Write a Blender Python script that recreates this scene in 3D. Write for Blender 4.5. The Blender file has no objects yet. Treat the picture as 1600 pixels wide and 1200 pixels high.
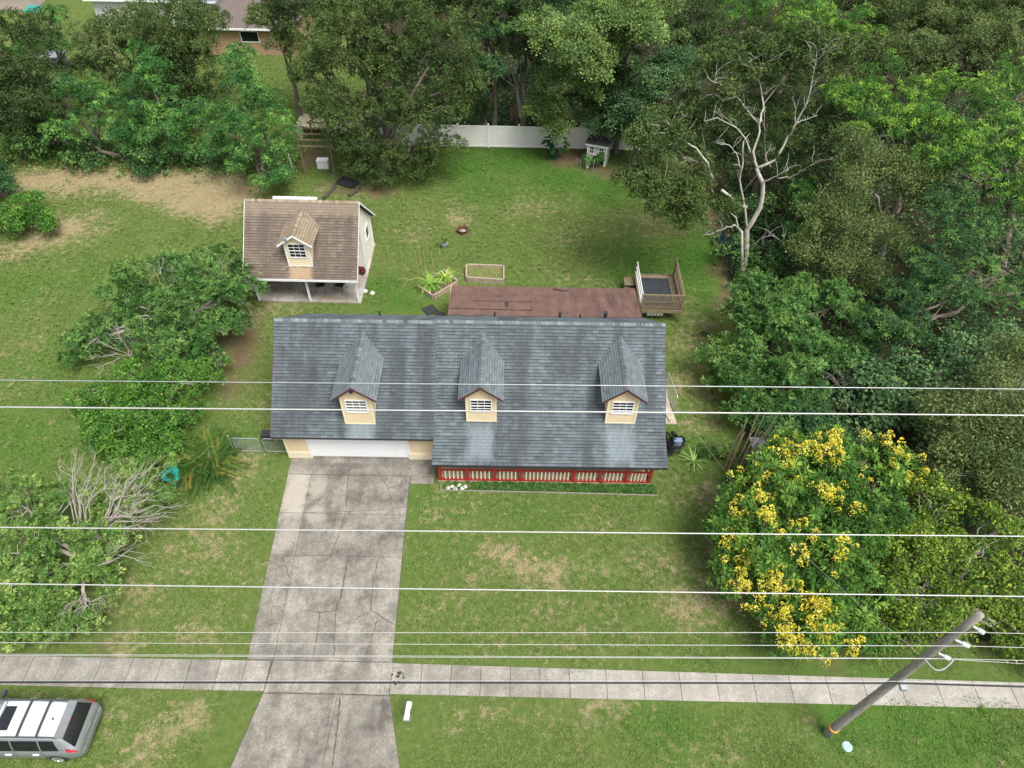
import bpy, math, random
import numpy as np
from mathutils import Vector, Matrix
random.seed(7)
R = math.radians
sc = bpy.context.scene
C = sc.collection

# ---------------------------------------------------------------- camera
CAM_H = 29.5; PITCH = R(47.5); ROLL = R(1.1); FPX = 1111.0      # 24 mm-equivalent drone lens, photo 1600x1200
fw = np.array([0, math.cos(PITCH), -math.sin(PITCH)])
r0 = np.array([1.0, 0, 0]); u0 = np.cross(r0, fw)
cr = r0*math.cos(ROLL) + u0*math.sin(ROLL)
cu = -r0*math.sin(ROLL) + u0*math.cos(ROLL)
cam_d = bpy.data.cameras.new('camera'); cam = bpy.data.objects.new('camera', cam_d); C.objects.link(cam)
cam_d.sensor_fit = 'HORIZONTAL'; cam_d.sensor_width = 36; cam_d.lens = 36*FPX/1600
cam_d.clip_start = .1; cam_d.clip_end = 2000
cam.matrix_world = Matrix(((cr[0], cu[0], -fw[0], 0), (cr[1], cu[1], -fw[1], 0), (cr[2], cu[2], -fw[2], CAM_H), (0, 0, 0, 1)))
sc.camera = cam
# ---------------------------------------------------------------- sky, sun, exposure
SUN_EL = R(63); SUN_AZ = R(140)       # azimuth clockwise from +Y: high, from the right and a little in front of the house
w = bpy.data.worlds.new('World'); sc.world = w; w.use_nodes = True
nt = w.node_tree; bg = nt.nodes['Background']
sky = nt.nodes.new('ShaderNodeTexSky'); sky.sky_type = 'NISHITA'; sky.sun_disc = False
sky.sun_elevation = SUN_EL; sky.sun_rotation = SUN_AZ; sky.air_density = 1.2; sky.dust_density = 4.0
hs = nt.nodes.new('ShaderNodeHueSaturation'); hs.inputs['Saturation'].default_value = .35
nt.links.new(sky.outputs[0], hs.inputs['Color']); nt.links.new(hs.outputs[0], bg.inputs[0]); bg.inputs[1].default_value = .11
sd = bpy.data.lights.new('sun', 'SUN'); sd.energy = 2.2; sd.angle = R(28); sd.color = (1, .965, .91)
so = bpy.data.objects.new('sun', sd); C.objects.link(so); so.location = (0, -20, 60)
sdir = Vector((math.sin(SUN_AZ)*math.cos(SUN_EL), math.cos(SUN_AZ)*math.cos(SUN_EL), math.sin(SUN_EL)))
so.rotation_euler = (-sdir).to_track_quat('-Z', 'Y').to_euler()
sc.view_settings.view_transform = 'Standard'; sc.view_settings.look = 'None'
sc.view_settings.exposure = 0.92; sc.view_settings.gamma = 1; sc.view_settings.use_curve_mapping = False

def ray(px, py): return fw + cr*(px-800)/FPX - cu*(py-600)/FPX
def G(px, py, z=0.0):                      # point of the horizontal plane z seen at a photo pixel
    d = ray(px, py); t = (z-CAM_H)/d[2]; return Vector((d[0]*t, d[1]*t, z))
def GY(px, py, Y):                         # point of the upright plane at distance Y
    d = ray(px, py); t = Y/d[1]; return Vector((d[0]*t, Y, CAM_H+d[2]*t))

# ---------------------------------------------------------------- materials
MATS = {}
def new_mat(name):
    m = bpy.data.materials.new(name); m.use_nodes = True; MATS[name] = m
    n = m.node_tree.nodes; return m, n, m.node_tree.links, n['Principled BSDF']
def rgba(c): return (c[0], c[1], c[2], 1)
def node(n, t, **k):
    x = n.new(t)
    for a, b in k.items(): setattr(x, a, b)
    return x
def mixc(n, l, a, b, f, mode='MIX'):
    x = n.new('ShaderNodeMix'); x.data_type = 'RGBA'; x.blend_type = mode
    for s, v in ((0, f), (6, a), (7, b)):
        if hasattr(v, 'links') or isinstance(v, bpy.types.NodeSocket): l.new(v, x.inputs[s])
        else: x.inputs[s].default_value = v if s == 0 else rgba(v)
    return x.outputs[2]
def mth(n, l, op, a, b=None, clamp=False):
    x = n.new('ShaderNodeMath'); x.operation = op; x.use_clamp = clamp
    for i, v in enumerate((a, b)):
        if v is None: continue
        if isinstance(v, bpy.types.NodeSocket): l.new(v, x.inputs[i])
        else: x.inputs[i].default_value = v
    return x.outputs[0]
def noise(n, l, vec, scale, detail=4, rough=.55):
    x = n.new('ShaderNodeTexNoise'); x.inputs['Scale'].default_value = scale
    x.inputs['Detail'].default_value = detail; x.inputs['Roughness'].default_value = rough
    if vec is not None: l.new(vec, x.inputs['Vector'])
    return x.outputs['Fac']
def mapr(n, l, v, a, b, c=0., d=1.):
    x = n.new('ShaderNodeMapRange'); l.new(v, x.inputs[0])
    for i, q in enumerate((a, b, c, d)): x.inputs[1+i].default_value = q
    return x.outputs[0]
def wpos(n): return n.new('ShaderNodeNewGeometry').outputs['Position']
def stretch(n, l, vec, s):
    x = n.new('ShaderNodeMapping'); x.inputs['Scale'].default_value = s; l.new(vec, x.inputs['Vector']); return x.outputs[0]
def M(name, col, rough=.75, var=.15, scale=6, metal=0, bump=0, spec=.35, dirt=None, dirt_amt=.5, tint=False, st=None):
    if name in MATS: return MATS[name]
    m, n, l, b = new_mat(name)
    oc = n.new('ShaderNodeTexCoord').outputs['Object']
    if st: oc = stretch(n, l, oc, st)
    f = noise(n, l, oc, scale, 5, .65)
    lo = [c*(1-var) for c in col]; hi = [min(c*(1+var), .95) for c in col]
    c = mixc(n, l, lo, hi, mapr(n, l, f, .3, .7))
    if dirt is not None:
        d = noise(n, l, oc, scale*.35, 6, .7)
        c = mixc(n, l, c, dirt, mth(n, l, 'MULTIPLY', mapr(n, l, d, .5, .72), dirt_amt))
    if tint:
        a = n.new('ShaderNodeAttribute'); a.attribute_name = 't'
        c = mixc(n, l, c, c, 0.0)
        k = n.new('ShaderNodeVectorMath'); k.operation = 'SCALE'; l.new(c, k.inputs[0])
        l.new(mapr(n, l, a.outputs['Fac'], 0, 1, .62, 1.38), k.inputs['Scale']); c = k.outputs[0]
    l.new(c, b.inputs['Base Color']); b.inputs['Roughness'].default_value = rough
    b.inputs['Metallic'].default_value = metal; b.inputs['Specular IOR Level'].default_value = spec
    if bump:
        bp = n.new('ShaderNodeBump'); bp.inputs['Strength'].default_value = bump; bp.inputs['Distance'].default_value = .03
        l.new(noise(n, l, oc, scale*6, 4), bp.inputs['Height']); l.new(bp.outputs[0], b.inputs['Normal'])
    return m
def leaf_mat(name, dark, mid, tip, trans=.3, gloss=.1):
    if name in MATS: return MATS[name]
    m, n, l, b = new_mat(name)
    a = n.new('ShaderNodeAttribute'); a.attribute_name = 't'
    r = n.new('ShaderNodeValToRGB'); e = r.color_ramp.elements
    e[0].position = 0; e[0].color = rgba(dark); e[1].position = 1; e[1].color = rgba(tip)
    x = e.new(.55); x.color = rgba(mid); l.new(a.outputs['Fac'], r.inputs[0])
    nn = noise(n, l, wpos(n), .6, 3)
    c = mixc(n, l, r.outputs[0], [q*1.18 for q in mid], mth(n, l, 'MULTIPLY', mapr(n, l, nn, .45, .7), .35))
    l.new(c, b.inputs['Base Color']); b.inputs['Roughness'].default_value = .55; b.inputs['Specular IOR Level'].default_value = gloss
    t = n.new('ShaderNodeBsdfTranslucent'); l.new(c, t.inputs[0])
    mx = n.new('ShaderNodeMixShader'); mx.inputs[0].default_value = trans
    l.new(b.outputs[0], mx.inputs[1]); l.new(t.outputs[0], mx.inputs[2]); l.new(mx.outputs[0], n['Material Output'].inputs[0])
    return m

# ---------------------------------------------------------------- object helpers
def rootof(o):
    while o.parent: o = o.parent
    return o
def tag(o, label=None, cat=None, group=None, kind=None):
    if label: o['label'] = label
    if cat: o['category'] = cat
    if group: o['group'] = group
    if kind: o['kind'] = kind
    return o
def thing(name, label, cat, loc=(0, 0, 0), rz=0, group=None):
    o = bpy.data.objects.new(name, None); C.objects.link(o); o.empty_display_size = .3
    o.location = loc; o.rotation_euler.z = rz; return tag(o, label, cat, group)
def link(name, me, parent=None, loc=(0, 0, 0), rot=(0, 0, 0)):
    o = bpy.data.objects.new(name, me); C.objects.link(o); o.parent = parent; o.location = loc; o.rotation_euler = rot; return o
class MB:
    """collects shapes in world coordinates; build() makes one mesh object relative to its thing's base"""
    def __init__(s): s.v = []; s.f = []; s.t = []
    def face(s, pts, t=.5):
        k = len(s.v); s.v += [tuple(p) for p in pts]; s.f.append(tuple(range(k, k+len(pts)))); s.t.append(t)
    def box(s, a, b, t=.5):
        (x0, y0, z0), (x1, y1, z1) = a, b; k = len(s.v)
        s.v += [(x0,y0,z0),(x1,y0,z0),(x1,y1,z0),(x0,y1,z0),(x0,y0,z1),(x1,y0,z1),(x1,y1,z1),(x0,y1,z1)]
        s.f += [(k+3,k+2,k+1,k),(k+4,k+5,k+6,k+7),(k,k+1,k+5,k+4),(k+1,k+2,k+6,k+5),(k+2,k+3,k+7,k+6),(k+3,k,k+4,k+7)]; s.t += [t]*6
    def obox(s, c, ax, ay, az, t=.5):                 # oriented box: centre and three half-axes
        c, ax, ay, az = map(Vector, (c, ax, ay, az)); k = len(s.v)
        for sz in (-1, 1):
            for sx, sy in ((-1,-1),(1,-1),(1,1),(-1,1)): s.v.append(tuple(c+ax*sx+ay*sy+az*sz))
        s.f += [(k+3,k+2,k+1,k),(k+4,k+5,k+6,k+7),(k,k+1,k+5,k+4),(k+1,k+2,k+6,k+5),(k+2,k+3,k+7,k+6),(k+3,k,k+4,k+7)]; s.t += [t]*6
    def bar(s, p, q, wx, wy=None, up=(0, 0, 1), t=.5):
        p, q = Vector(p), Vector(q); wy = wy or wx; d = q-p; L = d.length; d.normalize(); up = Vector(up)
        if abs(d.dot(up)) > .98: up = Vector((0, 1, 0))
        sx = d.cross(up).normalized(); sy = sx.cross(d); s.obox((p+q)/2, sx*wx/2, sy*wy/2, d*L/2, t)
    def tube(s, pts, rad, n=6, cap=True, t=.5):
        pts = [Vector(p) for p in pts]; k0 = len(s.v)
        if not hasattr(rad, '__len__'): rad = [rad]*len(pts)
        for i, p in enumerate(pts):
            d = (pts[min(i+1, len(pts)-1)]-pts[max(i-1, 0)]).normalized()
            a = d.cross(Vector((0, 0, 1)) if abs(d.z) < .95 else Vector((1, 0, 0))).normalized(); b = d.cross(a)
            for j in range(n):
                q = 2*math.pi*j/n; s.v.append(tuple(p+(a*math.cos(q)+b*math.sin(q))*rad[i]))
        for i in range(len(pts)-1):
            for j in range(n):
                s.f.append((k0+i*n+j, k0+i*n+(j+1) % n, k0+(i+1)*n+(j+1) % n, k0+(i+1)*n+j)); s.t.append(t)
        if cap:
            s.f.append(tuple(k0+j for j in range(n-1, -1, -1))); s.f.append(tuple(k0+(len(pts)-1)*n+j for j in range(n))); s.t += [t, t]
    def lathe(s, c, prof, n=16, t=.5):                # prof: (radius, z)
        k = len(s.v); m = len(prof)
        for r_, z in prof:
            for j in range(n):
                q = 2*math.pi*j/n; s.v.append((c[0]+r_*math.cos(q), c[1]+r_*math.sin(q), c[2]+z))
        for i in range(m-1):
            for j in range(n): s.f.append((k+i*n+j, k+i*n+(j+1) % n, k+(i+1)*n+(j+1) % n, k+(i+1)*n+j)); s.t.append(t)
        s.f.append(tuple(k+j for j in range(n-1, -1, -1))); s.f.append(tuple(k+(m-1)*n+j for j in range(n))); s.t += [t, t]
    def prism(s, poly, h0, h1, t=.5):                 # polygon (x,y) extruded from h0 to h1 (numbers)
        k = len(s.v); n = len(poly)
        s.v += [(p[0], p[1], h0) for p in poly]+[(p[0], p[1], h1) for p in poly]
        s.f += [tuple(range(k+n-1, k-1, -1)), tuple(range(k+n, k+2*n))]; s.t += [t, t]
        for i in range(n): s.f.append((k+i, k+(i+1) % n, k+n+(i+1) % n, k+n+i)); s.t.append(t)
    def mesh(s, name, mat, origin=(0, 0, 0), smooth=False):
        me = bpy.data.meshes.new(name); o = origin
        me.from_pydata([(v[0]-o[0], v[1]-o[1], v[2]-o[2]) for v in s.v], [], s.f)
        a = me.attributes.new('t', 'FLOAT', 'FACE'); a.data.foreach_set('value', np.array(s.t, dtype=np.float32))
        me.materials.append(mat)
        if smooth: me.polygons.foreach_set('use_smooth', [True]*len(me.polygons))
        me.update(); return me
    def build(s, name, mat, parent=None, smooth=False, **k):
        og = rootof(parent).location if parent else (0, 0, 0)
        o = link(name, s.mesh(name, mat, og, smooth), parent); return tag(o, **k)
def box_obj(name, a, b, mat, parent=None, **k):
    m = MB(); m.box(a, b); return m.build(name, mat, parent, **k)
def boxes(name, L, mat, parent):           # the same kind of part several times: one object each
    return [box_obj(name, a, b, mat, parent) for a, b in L]
def top(name, mb, mat, loc, label, cat, group=None, smooth=False):      # a thing that is one mesh, origin at its base
    o = link(name, mb.mesh(name, mat, loc, smooth), None, loc); return tag(o, label, cat, group)

# ================================================================ GROUND
rng = np.random.default_rng(11)
def vnoise(x, y, s, seed=0):                # smooth value noise in 0..1
    x = np.asarray(x)/s; y = np.asarray(y)/s; xi = np.floor(x).astype(int); yi = np.floor(y).astype(int); fx = x-xi; fy = y-yi
    fx = fx*fx*(3-2*fx); fy = fy*fy*(3-2*fy)
    def h(a, b): q = np.sin(a*127.1+b*311.7+seed*74.7)*43758.5453; return q-np.floor(q)
    return (h(xi, yi)*(1-fx)+h(xi+1, yi)*fx)*(1-fy)+(h(xi, yi+1)*(1-fx)+h(xi+1, yi+1)*fx)*fy
def fbm(x, y, s, seed=0): return .5*vnoise(x, y, s, seed)+.3*vnoise(x, y, s*.47, seed+3)+.2*vnoise(x, y, s*.21, seed+7)
# worn and lush places read off the photograph: (photo pixel, radius in m, amount)
DRY = [(70,275,3,1),(130,270,3,1),(190,270,2.8,1),(250,285,3,1),(310,290,3.2,1),(350,300,2.6,.95),(340,330,2,.8),(290,315,2.5,.8),(200,262,2.5,.7),
       (110,355,2.2,.9),(60,375,2.2,.85),(20,390,2,.7),(240,310,2,.6),(40,262,3,.7),(60,520,1.6,.35),(60,490,1.2,.5),(70,470,1.2,.3),(40,610,1.5,.3),(100,640,1.8,.3),
       (860,897,1.3,1),(820,892,.9,.8),(780,870,.6,.7),(930,900,.8,.6),(745,897,.6,.6),(690,800,.9,.5),(950,820,.9,.45),(840,790,1,.3),(670,960,.7,.5),(700,930,1,.4),
       (1080,945,1.1,.7),(1075,885,.6,.7),(1100,920,.7,.5),(1080,1000,.9,.5),(1110,980,.9,.5),(1060,770,1,.5),(1050,745,.7,.5),(1110,770,1.2,.6),(1120,840,1,.7),
       (215,930,1.2,.8),(270,900,1.5,.5),(330,870,1.5,.5),(300,990,1.2,.55),(180,1010,1,.6),(380,740,1.2,.5),(390,730,1,.4),(330,800,1.3,.4),(260,860,1,.5),
       (300,1120,1.0,.9),(250,1165,1.2,.8),(220,1190,1,.7),(330,1110,.7,.7),(200,1110,.8,.4),(720,1110,.9,.6),(770,1105,.8,.6),(920,1105,.9,.6),(980,1110,.7,.6),(850,1120,1.5,.35),(1150,1170,1.2,.45),(1260,1130,.9,.6),(1040,1180,1,.3),
       (720,310,3,.18),(800,330,3,.22),(880,320,2.5,.18),(930,440,2,.25),(830,400,3,.15),(680,330,2.4,.22),(640,370,2,.3),(920,430,.6,.8),(880,440,.8,.5),
       (1060,470,1,.5),(1085,455,1,.5),(1075,540,2,.6),(1090,600,2,.6),(1100,660,1.4,.5),(1090,500,1.3,.6),(720,345,.8,.8),(1130,870,.9,.7),(1140,950,1.2,.7),
       (330,440,1.5,.4),(450,470,1.6,.5),(900,960,2.5,.3),(800,1000,2.5,.2),(1000,860,2,.3),(500,300,1.6,.5),(560,310,1.2,.5),(430,480,1,.5),(1000,340,2.2,.45)]
DRY = DRY[:9]+[(a, b_, r_, q*.66) for a, b_, r_, q in DRY[9:]]
DIRT = [(540,295,1.5,.8),(590,300,1.6,.9),(620,295,1.2,.7),(500,290,1.5,.6),(485,250,2.4,.85),(890,250,1.9,.95),(930,258,1.8,.8),(850,238,1.0,.7),(780,232,1.,.6),(960,270,2,.8),(740,232,1,.5),
        (1010,350,1.5,.6),(1050,360,1.4,.6),(1115,420,1.2,.7),(1120,470,1.2,.7),(1112,510,1,.7),(1105,590,1.1,.6),(1100,640,1,.5),
        (380,525,2.0,.95),(392,500,1.5,.85),(370,560,1.7,.9),(365,600,1.4,.7),(405,540,1.4,.7),(400,590,1.6,.5),(423,610,.5,.9),(420,650,.4,.6),(400,560,1.2,.4),(380,600,1.2,.35),(345,640,1,.5),
        (1140,790,.8,.6),(1150,1000,1,.5),(1300,1040,1.2,.5),(165,1000,1,.5),(200,960,.9,.5),(1140,910,1,.55),(1110,740,1,.4),(700,345,.3,.5)]
LUSH = [(800,250,3,.9),(720,260,3,.8),(870,280,3,.8),(1000,420,2.5,.8),(1090,400,2.5,.9),(1060,420,2,.8),(760,290,3,.6),(950,300,2.6,.7),(1090,450,1.5,.8),(940,290,2.5,.7),(1100,380,2,.8),
        (600,450,1.2,.8),(640,470,1.5,.8),(590,500,1.2,.7),(700,600,3,.2),(420,690,1,.6),(390,690,1.2,.5),(1060,690,1.5,.6),(1075,640,1,.5),(690,790,1,.4),(850,800,2,.3),(1020,780,1,.4),(1400,1120,2.5,.7),(1520,1150,2.5,.7),(1050,1150,1.3,.6),(1320,1110,1.5,.7),(1450,1170,2,.7),
        (250,650,3,.4),(40,450,3,.5),(120,430,3,.4),(60,580,2.5,.4),(40,690,3,.5),(200,270,1,.7),(420,400,2,.3),(450,330,1.5,.4),(390,190,2,.6),(60,140,2,.6)]
def blobs(x, y, L):
    o = np.zeros_like(x)
    for px, py, r_, a in L:
        c = G(px, py); o = np.maximum(o, a*np.exp(-(((x-c.x)/r_)**2+((y-c.y)/(r_*.85))**2)))
    return o
def ground_attr(x, y):
    wx = x+(fbm(x, y, 1.6, 5)-.5)*2.2; wy = y+(fbm(x, y, 1.6, 9)-.5)*2.2
    dry = np.clip(blobs(wx, wy, DRY)*1.15+.5*(fbm(x, y, 3.6, 2)-.5)+.4*(fbm(x, y, .9, 4)-.5)+.15, 0, 1)
    dirt = np.minimum(blobs(wx, wy, DIRT)*1.0, .74)
    forest = 1/(1+np.exp(-(x-13.5+1.0*(fbm(x, y, 3, 8)-.5))*2.2))*(y > 12.5)       # leaf litter under the wood on the right, coloured darker for its shade
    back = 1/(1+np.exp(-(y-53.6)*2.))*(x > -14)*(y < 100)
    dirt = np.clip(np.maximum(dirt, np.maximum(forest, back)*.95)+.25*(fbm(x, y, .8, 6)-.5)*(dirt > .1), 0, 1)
    lush = np.clip(blobs(wx, wy, LUSH)+.35*(fbm(x, y, 5, 12)-.5), 0, 1)
    return dry*(1-.6*lush), dirt, lush
def axis(a, b, s, far):
    d = list(np.arange(a, b+1e-6, s)); lo = []; hi = []; q = s
    while a-sum(lo) > -far: q *= 1.6; lo.append(q)
    c = a; L = []
    for q in lo: c -= q; L.append(c)
    c = b; H_ = []; q = s
    while c < far: q *= 1.6; c += q; H_.append(c)
    return np.array(L[::-1]+d+H_)
gx = axis(-48, 48, .5, 400); gy = axis(4.2, 76, .5, 400)
X, Y = np.meshgrid(gx, gy); hz = .05*(fbm(X, Y, 4, 21)-.5)*(Y > 12.5)*(np.abs(X+2) > 14)
gv = np.stack([X.ravel(), Y.ravel(), hz.ravel()], 1); nx, ny = len(gx), len(gy)
idx = np.arange(nx*ny).reshape(ny, nx)
gf = np.stack([idx[:-1, :-1].ravel(), idx[:-1, 1:].ravel(), idx[1:, 1:].ravel(), idx[1:, :-1].ravel()], 1)
def np_mesh(name, verts, faces, mat, attrs=None, smooth=False):
    me = bpy.data.meshes.new(name); n = len(faces); k = faces.shape[1]
    me.vertices.add(len(verts)); me.vertices.foreach_set('co', np.ascontiguousarray(verts, dtype=np.float32).ravel())
    me.loops.add(n*k); me.loops.foreach_set('vertex_index', np.ascontiguousarray(faces, dtype=np.int32).ravel())
    me.polygons.add(n); me.polygons.foreach_set('loop_start', np.arange(0, n*k, k, dtype=np.int32))
    me.update(calc_edges=True)
    for a, (dom, val) in (attrs or {}).items():
        q = me.attributes.new(a, 'FLOAT', dom); q.data.foreach_set('value', np.ascontiguousarray(val, dtype=np.float32))
    if smooth: me.polygons.foreach_set('use_smooth', np.ones(n, dtype=bool))
    me.materials.append(mat); return me
GREEN_A, GREEN_B, LUSHC, DRYC, DIRTC = (.068,.114,.024), (.122,.162,.044), (.050,.134,.017), (.30,.238,.145), (.105,.072,.046)
def ground_colour(n, l, atype, fine=True, gain=1.0):
    def at(nm):
        a = n.new('ShaderNodeAttribute'); a.attribute_name = nm; a.attribute_type = atype; return a.outputs['Fac']
    p = wpos(n)
    c = mixc(n, l, GREEN_A, GREEN_B, mapr(n, l, noise(n, l, p, 3.4, 10, .85), .40, .60))
    c = mixc(n, l, c, LUSHC, at('lush'))
    d = at('dry')
    f = mth(n, l, 'ADD', d, mth(n, l, 'MULTIPLY', mth(n, l, 'SUBTRACT', noise(n, l, p, 2.6, 11, .80), .5), 3.4))
    c = mixc(n, l, c, DRYC, mapr(n, l, f, .34, .80, 0, .85))
    if fine:
        g = mth(n, l, 'ADD', at('dirt'), mth(n, l, 'MULTIPLY', mth(n, l, 'SUBTRACT', noise(n, l, p, 4, 5, .7), .5), .7))
        dc = mixc(n, l, DIRTC, (.19,.13,.085), mapr(n, l, noise(n, l, p, 9, 4, .7), .4, .65)); lt = mixc(n, l, (.018,.017,.011), (.045,.036,.022), mapr(n, l, noise(n, l, p, 7, 5, .75), .35, .65)); dc = mixc(n, l, dc, lt, mapr(n, l, at('dirt'), .76, .93))  # litter colour darkened to carry the shade of the tree gaps
        c = mixc(n, l, c, dc, mapr(n, l, g, .3, .8, 0, .95))
    k = n.new('ShaderNodeVectorMath'); k.operation = 'SCALE'; l.new(c, k.inputs[0]); k.inputs['Scale'].default_value = gain
    return k.outputs[0]
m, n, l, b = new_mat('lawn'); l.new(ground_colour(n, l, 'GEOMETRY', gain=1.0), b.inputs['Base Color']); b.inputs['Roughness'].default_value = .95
b.inputs['Specular IOR Level'].default_value = .1
bp = n.new('ShaderNodeBump'); bp.inputs['Strength'].default_value = .9; bp.inputs['Distance'].default_value = .06
l.new(noise(n, l, wpos(n), 14, 5, .75), bp.inputs['Height']); l.new(bp.outputs[0], b.inputs['Normal'])
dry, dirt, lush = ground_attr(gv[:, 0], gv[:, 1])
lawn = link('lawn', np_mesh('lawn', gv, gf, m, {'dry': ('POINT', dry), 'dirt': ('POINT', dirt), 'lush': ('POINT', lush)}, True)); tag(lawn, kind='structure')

# ---------------------------------------------------------------- road (out of frame), verge, pavement, driveway
road = box_obj('road', (-400, -3.5, -.05), (400, 4.6, .012), M('asphalt', (.05,.05,.052), .9, .25, 9, bump=.4), kind='structure')
def concrete(name, col, dark, spots):
    m, n, l, b = new_mat(name); p = wpos(n)
    sp = noise(n, l, p, 24, 5, .85); c = mixc(n, l, [q*.5 for q in col], [q*1.4 for q in col], mapr(n, l, sp, .36, .64)); s9 = noise(n, l, p, 8, 5, .8); c = mixc(n, l, c, dark, mapr(n, l, s9, .5, .72, 0, .55))
    st = noise(n, l, p, .9, 6, .72); c = mixc(n, l, c, dark, mapr(n, l, st, .40, .66, 0, .85))
    s2 = noise(n, l, stretch(n, l, p, (2.6, .5, 1)), .8, 5, .7); c = mixc(n, l, c, dark, mapr(n, l, s2, .5, .75, 0, .7))
    if spots:
        for (cx, cy, rx, ry, colr, amt, soft) in spots:
            v = n.new('ShaderNodeVectorMath'); v.operation = 'SUBTRACT'; l.new(p, v.inputs[0]); v.inputs[1].default_value = (cx, cy, 0)
            v2 = stretch(n, l, v.outputs[0], (1/rx, 1/ry, 0)); ln = n.new('ShaderNodeVectorMath'); ln.operation = 'LENGTH'; l.new(v2, ln.inputs[0])
            d = mth(n, l, 'ADD', ln.outputs['Value'], mth(n, l, 'MULTIPLY', mth(n, l, 'SUBTRACT', noise(n, l, p, 2.2, 4, .7), .5), 1.3))
            cc = mixc(n, l, [q*.9 for q in colr], [q*1.1 for q in colr], mapr(n, l, sp, .3, .7))
            c = mixc(n, l, c, cc, mapr(n, l, d, 1, 1-soft, 0, amt))
    a = n.new('ShaderNodeAttribute'); a.attribute_name = 't'
    k = n.new('ShaderNodeVectorMath'); k.operation = 'SCALE'; l.new(c, k.inputs[0]); l.new(mapr(n, l, a.outputs['Fac'], 0, 1, .88, 1.12), k.inputs['Scale'])
    l.new(k.outputs[0], b.inputs['Base Color']); b.inputs['Roughness'].default_value = .9; b.inputs['Specular IOR Level'].default_value = .2
    bp = n.new('ShaderNodeBump'); bp.inputs['Strength'].default_value = .5; bp.inputs['Distance'].default_value = .012
    l.new(sp, bp.inputs['Height']); l.new(bp.outputs[0], b.inputs['Normal']); return m
PALE = (.34,.31,.26); OIL = (.085,.078,.068)
dm = concrete('driveway_concrete', (.300,.280,.242), (.092,.084,.072),
    [(-10.5, 19.4, .72, 1.6, PALE, .8, .4), (-9.25, 18.3, .6, .6, PALE, .8, .4), (-9.5, 19.9, .5, 1.0, PALE, .75, .45), (-10.4, 17.2, .6, .8, PALE, .55, .6),
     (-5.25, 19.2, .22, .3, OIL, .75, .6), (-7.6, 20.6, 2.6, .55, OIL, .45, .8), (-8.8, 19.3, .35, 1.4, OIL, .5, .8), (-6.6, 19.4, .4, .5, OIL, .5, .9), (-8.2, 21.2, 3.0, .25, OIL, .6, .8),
     (-5.7, 8.6, .9, 1.3, OIL, .35, .9), (-8, 12.8, .8, 1.5, OIL, .22, .9), (-7, 15, 1.2, .8, OIL, .2, .9)])
swm = concrete('pavement_concrete', (.315,.297,.262), (.15,.138,.118), [])
sw2 = concrete('new_pavement_concrete', (.375,.357,.320), (.235,.217,.187), [])
joint = M('joint_dirt_and_shadow', (.085,.075,.06), .95, .4, 20)
drive = MB(); drive.prism([(-11.2,21.7),(-3.8,21.7),(-3.8,20.15),(-5,20.15),(-4.66,10.0),(-3.72,6.6),(-3.2,4.55),(-11.4,4.55),(-10.35,7),(-9.75,10.0),(-10.72,11.3)], -.1, .012)
drive = drive.build('driveway', joint, kind='structure')
def lerp(a, b, t): return a+(b-a)*t
def dl(y): return lerp(-10.72, -11.2, (y-11.3)/10.4)      # driveway edges and joints (from the photograph)
def dj(y): return lerp(-9.62, -10.02, (y-11.3)/10.4)
def dr(y): return lerp(-4.72, -5.02, (y-11.3)/8.9)
g = .012
def slab(par, poly, mat, z=.03, nm='slab'):
    mb = MB(); mb.prism(poly, -.02, z+random.uniform(-.002, .002), random.random()); return mb.build(nm, mat, par)
ys = [11.3, 16.1, 18.35, 20.15]
slab(drive, [(dl(20.9)+.02, 20.62), (-3.8, 20.62), (-3.8, 21.68), (-11.18, 21.68)], dm, .034)
slab(drive, [(-5+g, 20.15+g), (-3.82, 20.15+g), (-3.82, 20.6), (-5+g, 20.6)], dm)
for i, (a, c_) in enumerate(zip(ys[:-1], ys[1:])):
    c2 = c_ if i < 2 else 20.6
    slab(drive, [(dl(a)+g, a+g), (dj(a)-g, a+g), (dj(c2)-g, c2-g), (dl(c2)+g, c2-g)], dm, .028)
    slab(drive, [(dj(a)+g, a+g), (dr(a)-g, a+g), (dr(min(c2, 20.13))-g, c2-g), (dj(c2)+g, c2-g)], dm)
slab(drive, [(-9.7, 9.98), (-4.7, 9.98), (-4.7+.02, 11.28), (-9.62, 11.28)], dm, .032)
slab(drive, [(-9.72, 9.95), (-6.75, 9.95), (-7.0, 4.6), (-11.3, 4.6), (-10.3, 7)], dm)
slab(drive, [(-6.73, 9.95), (-4.66, 9.95), (-3.74, 6.6), (-3.3, 4.6), (-6.98, 4.6)], dm)
def crack(pix, wd, nm='crack'):
    mb = MB(); pts = []
    P = [G(340+x/2.4, 700+y/2.4, .0) for x, y in pix]
    for a, c_ in zip(P[:-1], P[1:]):
        k = max(2, int((c_-a).length/.12))
        for q in range(k): pts.append(a.lerp(c_, q/k)+Vector((random.uniform(-.025, .025), random.uniform(-.025, .025), 0)))
    pts.append(P[-1])
    for a, c_ in zip(pts[:-1], pts[1:]):
        d = (c_-a).normalized(); s = Vector((-d.y, d.x, 0))*wd*random.uniform(.25, .65); up = Vector((0, 0, .036))
        mb.face([a-s+up, c_-s+up, c_+s+up, a+s+up])
    return mb.build(nm, joint, drive)
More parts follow.
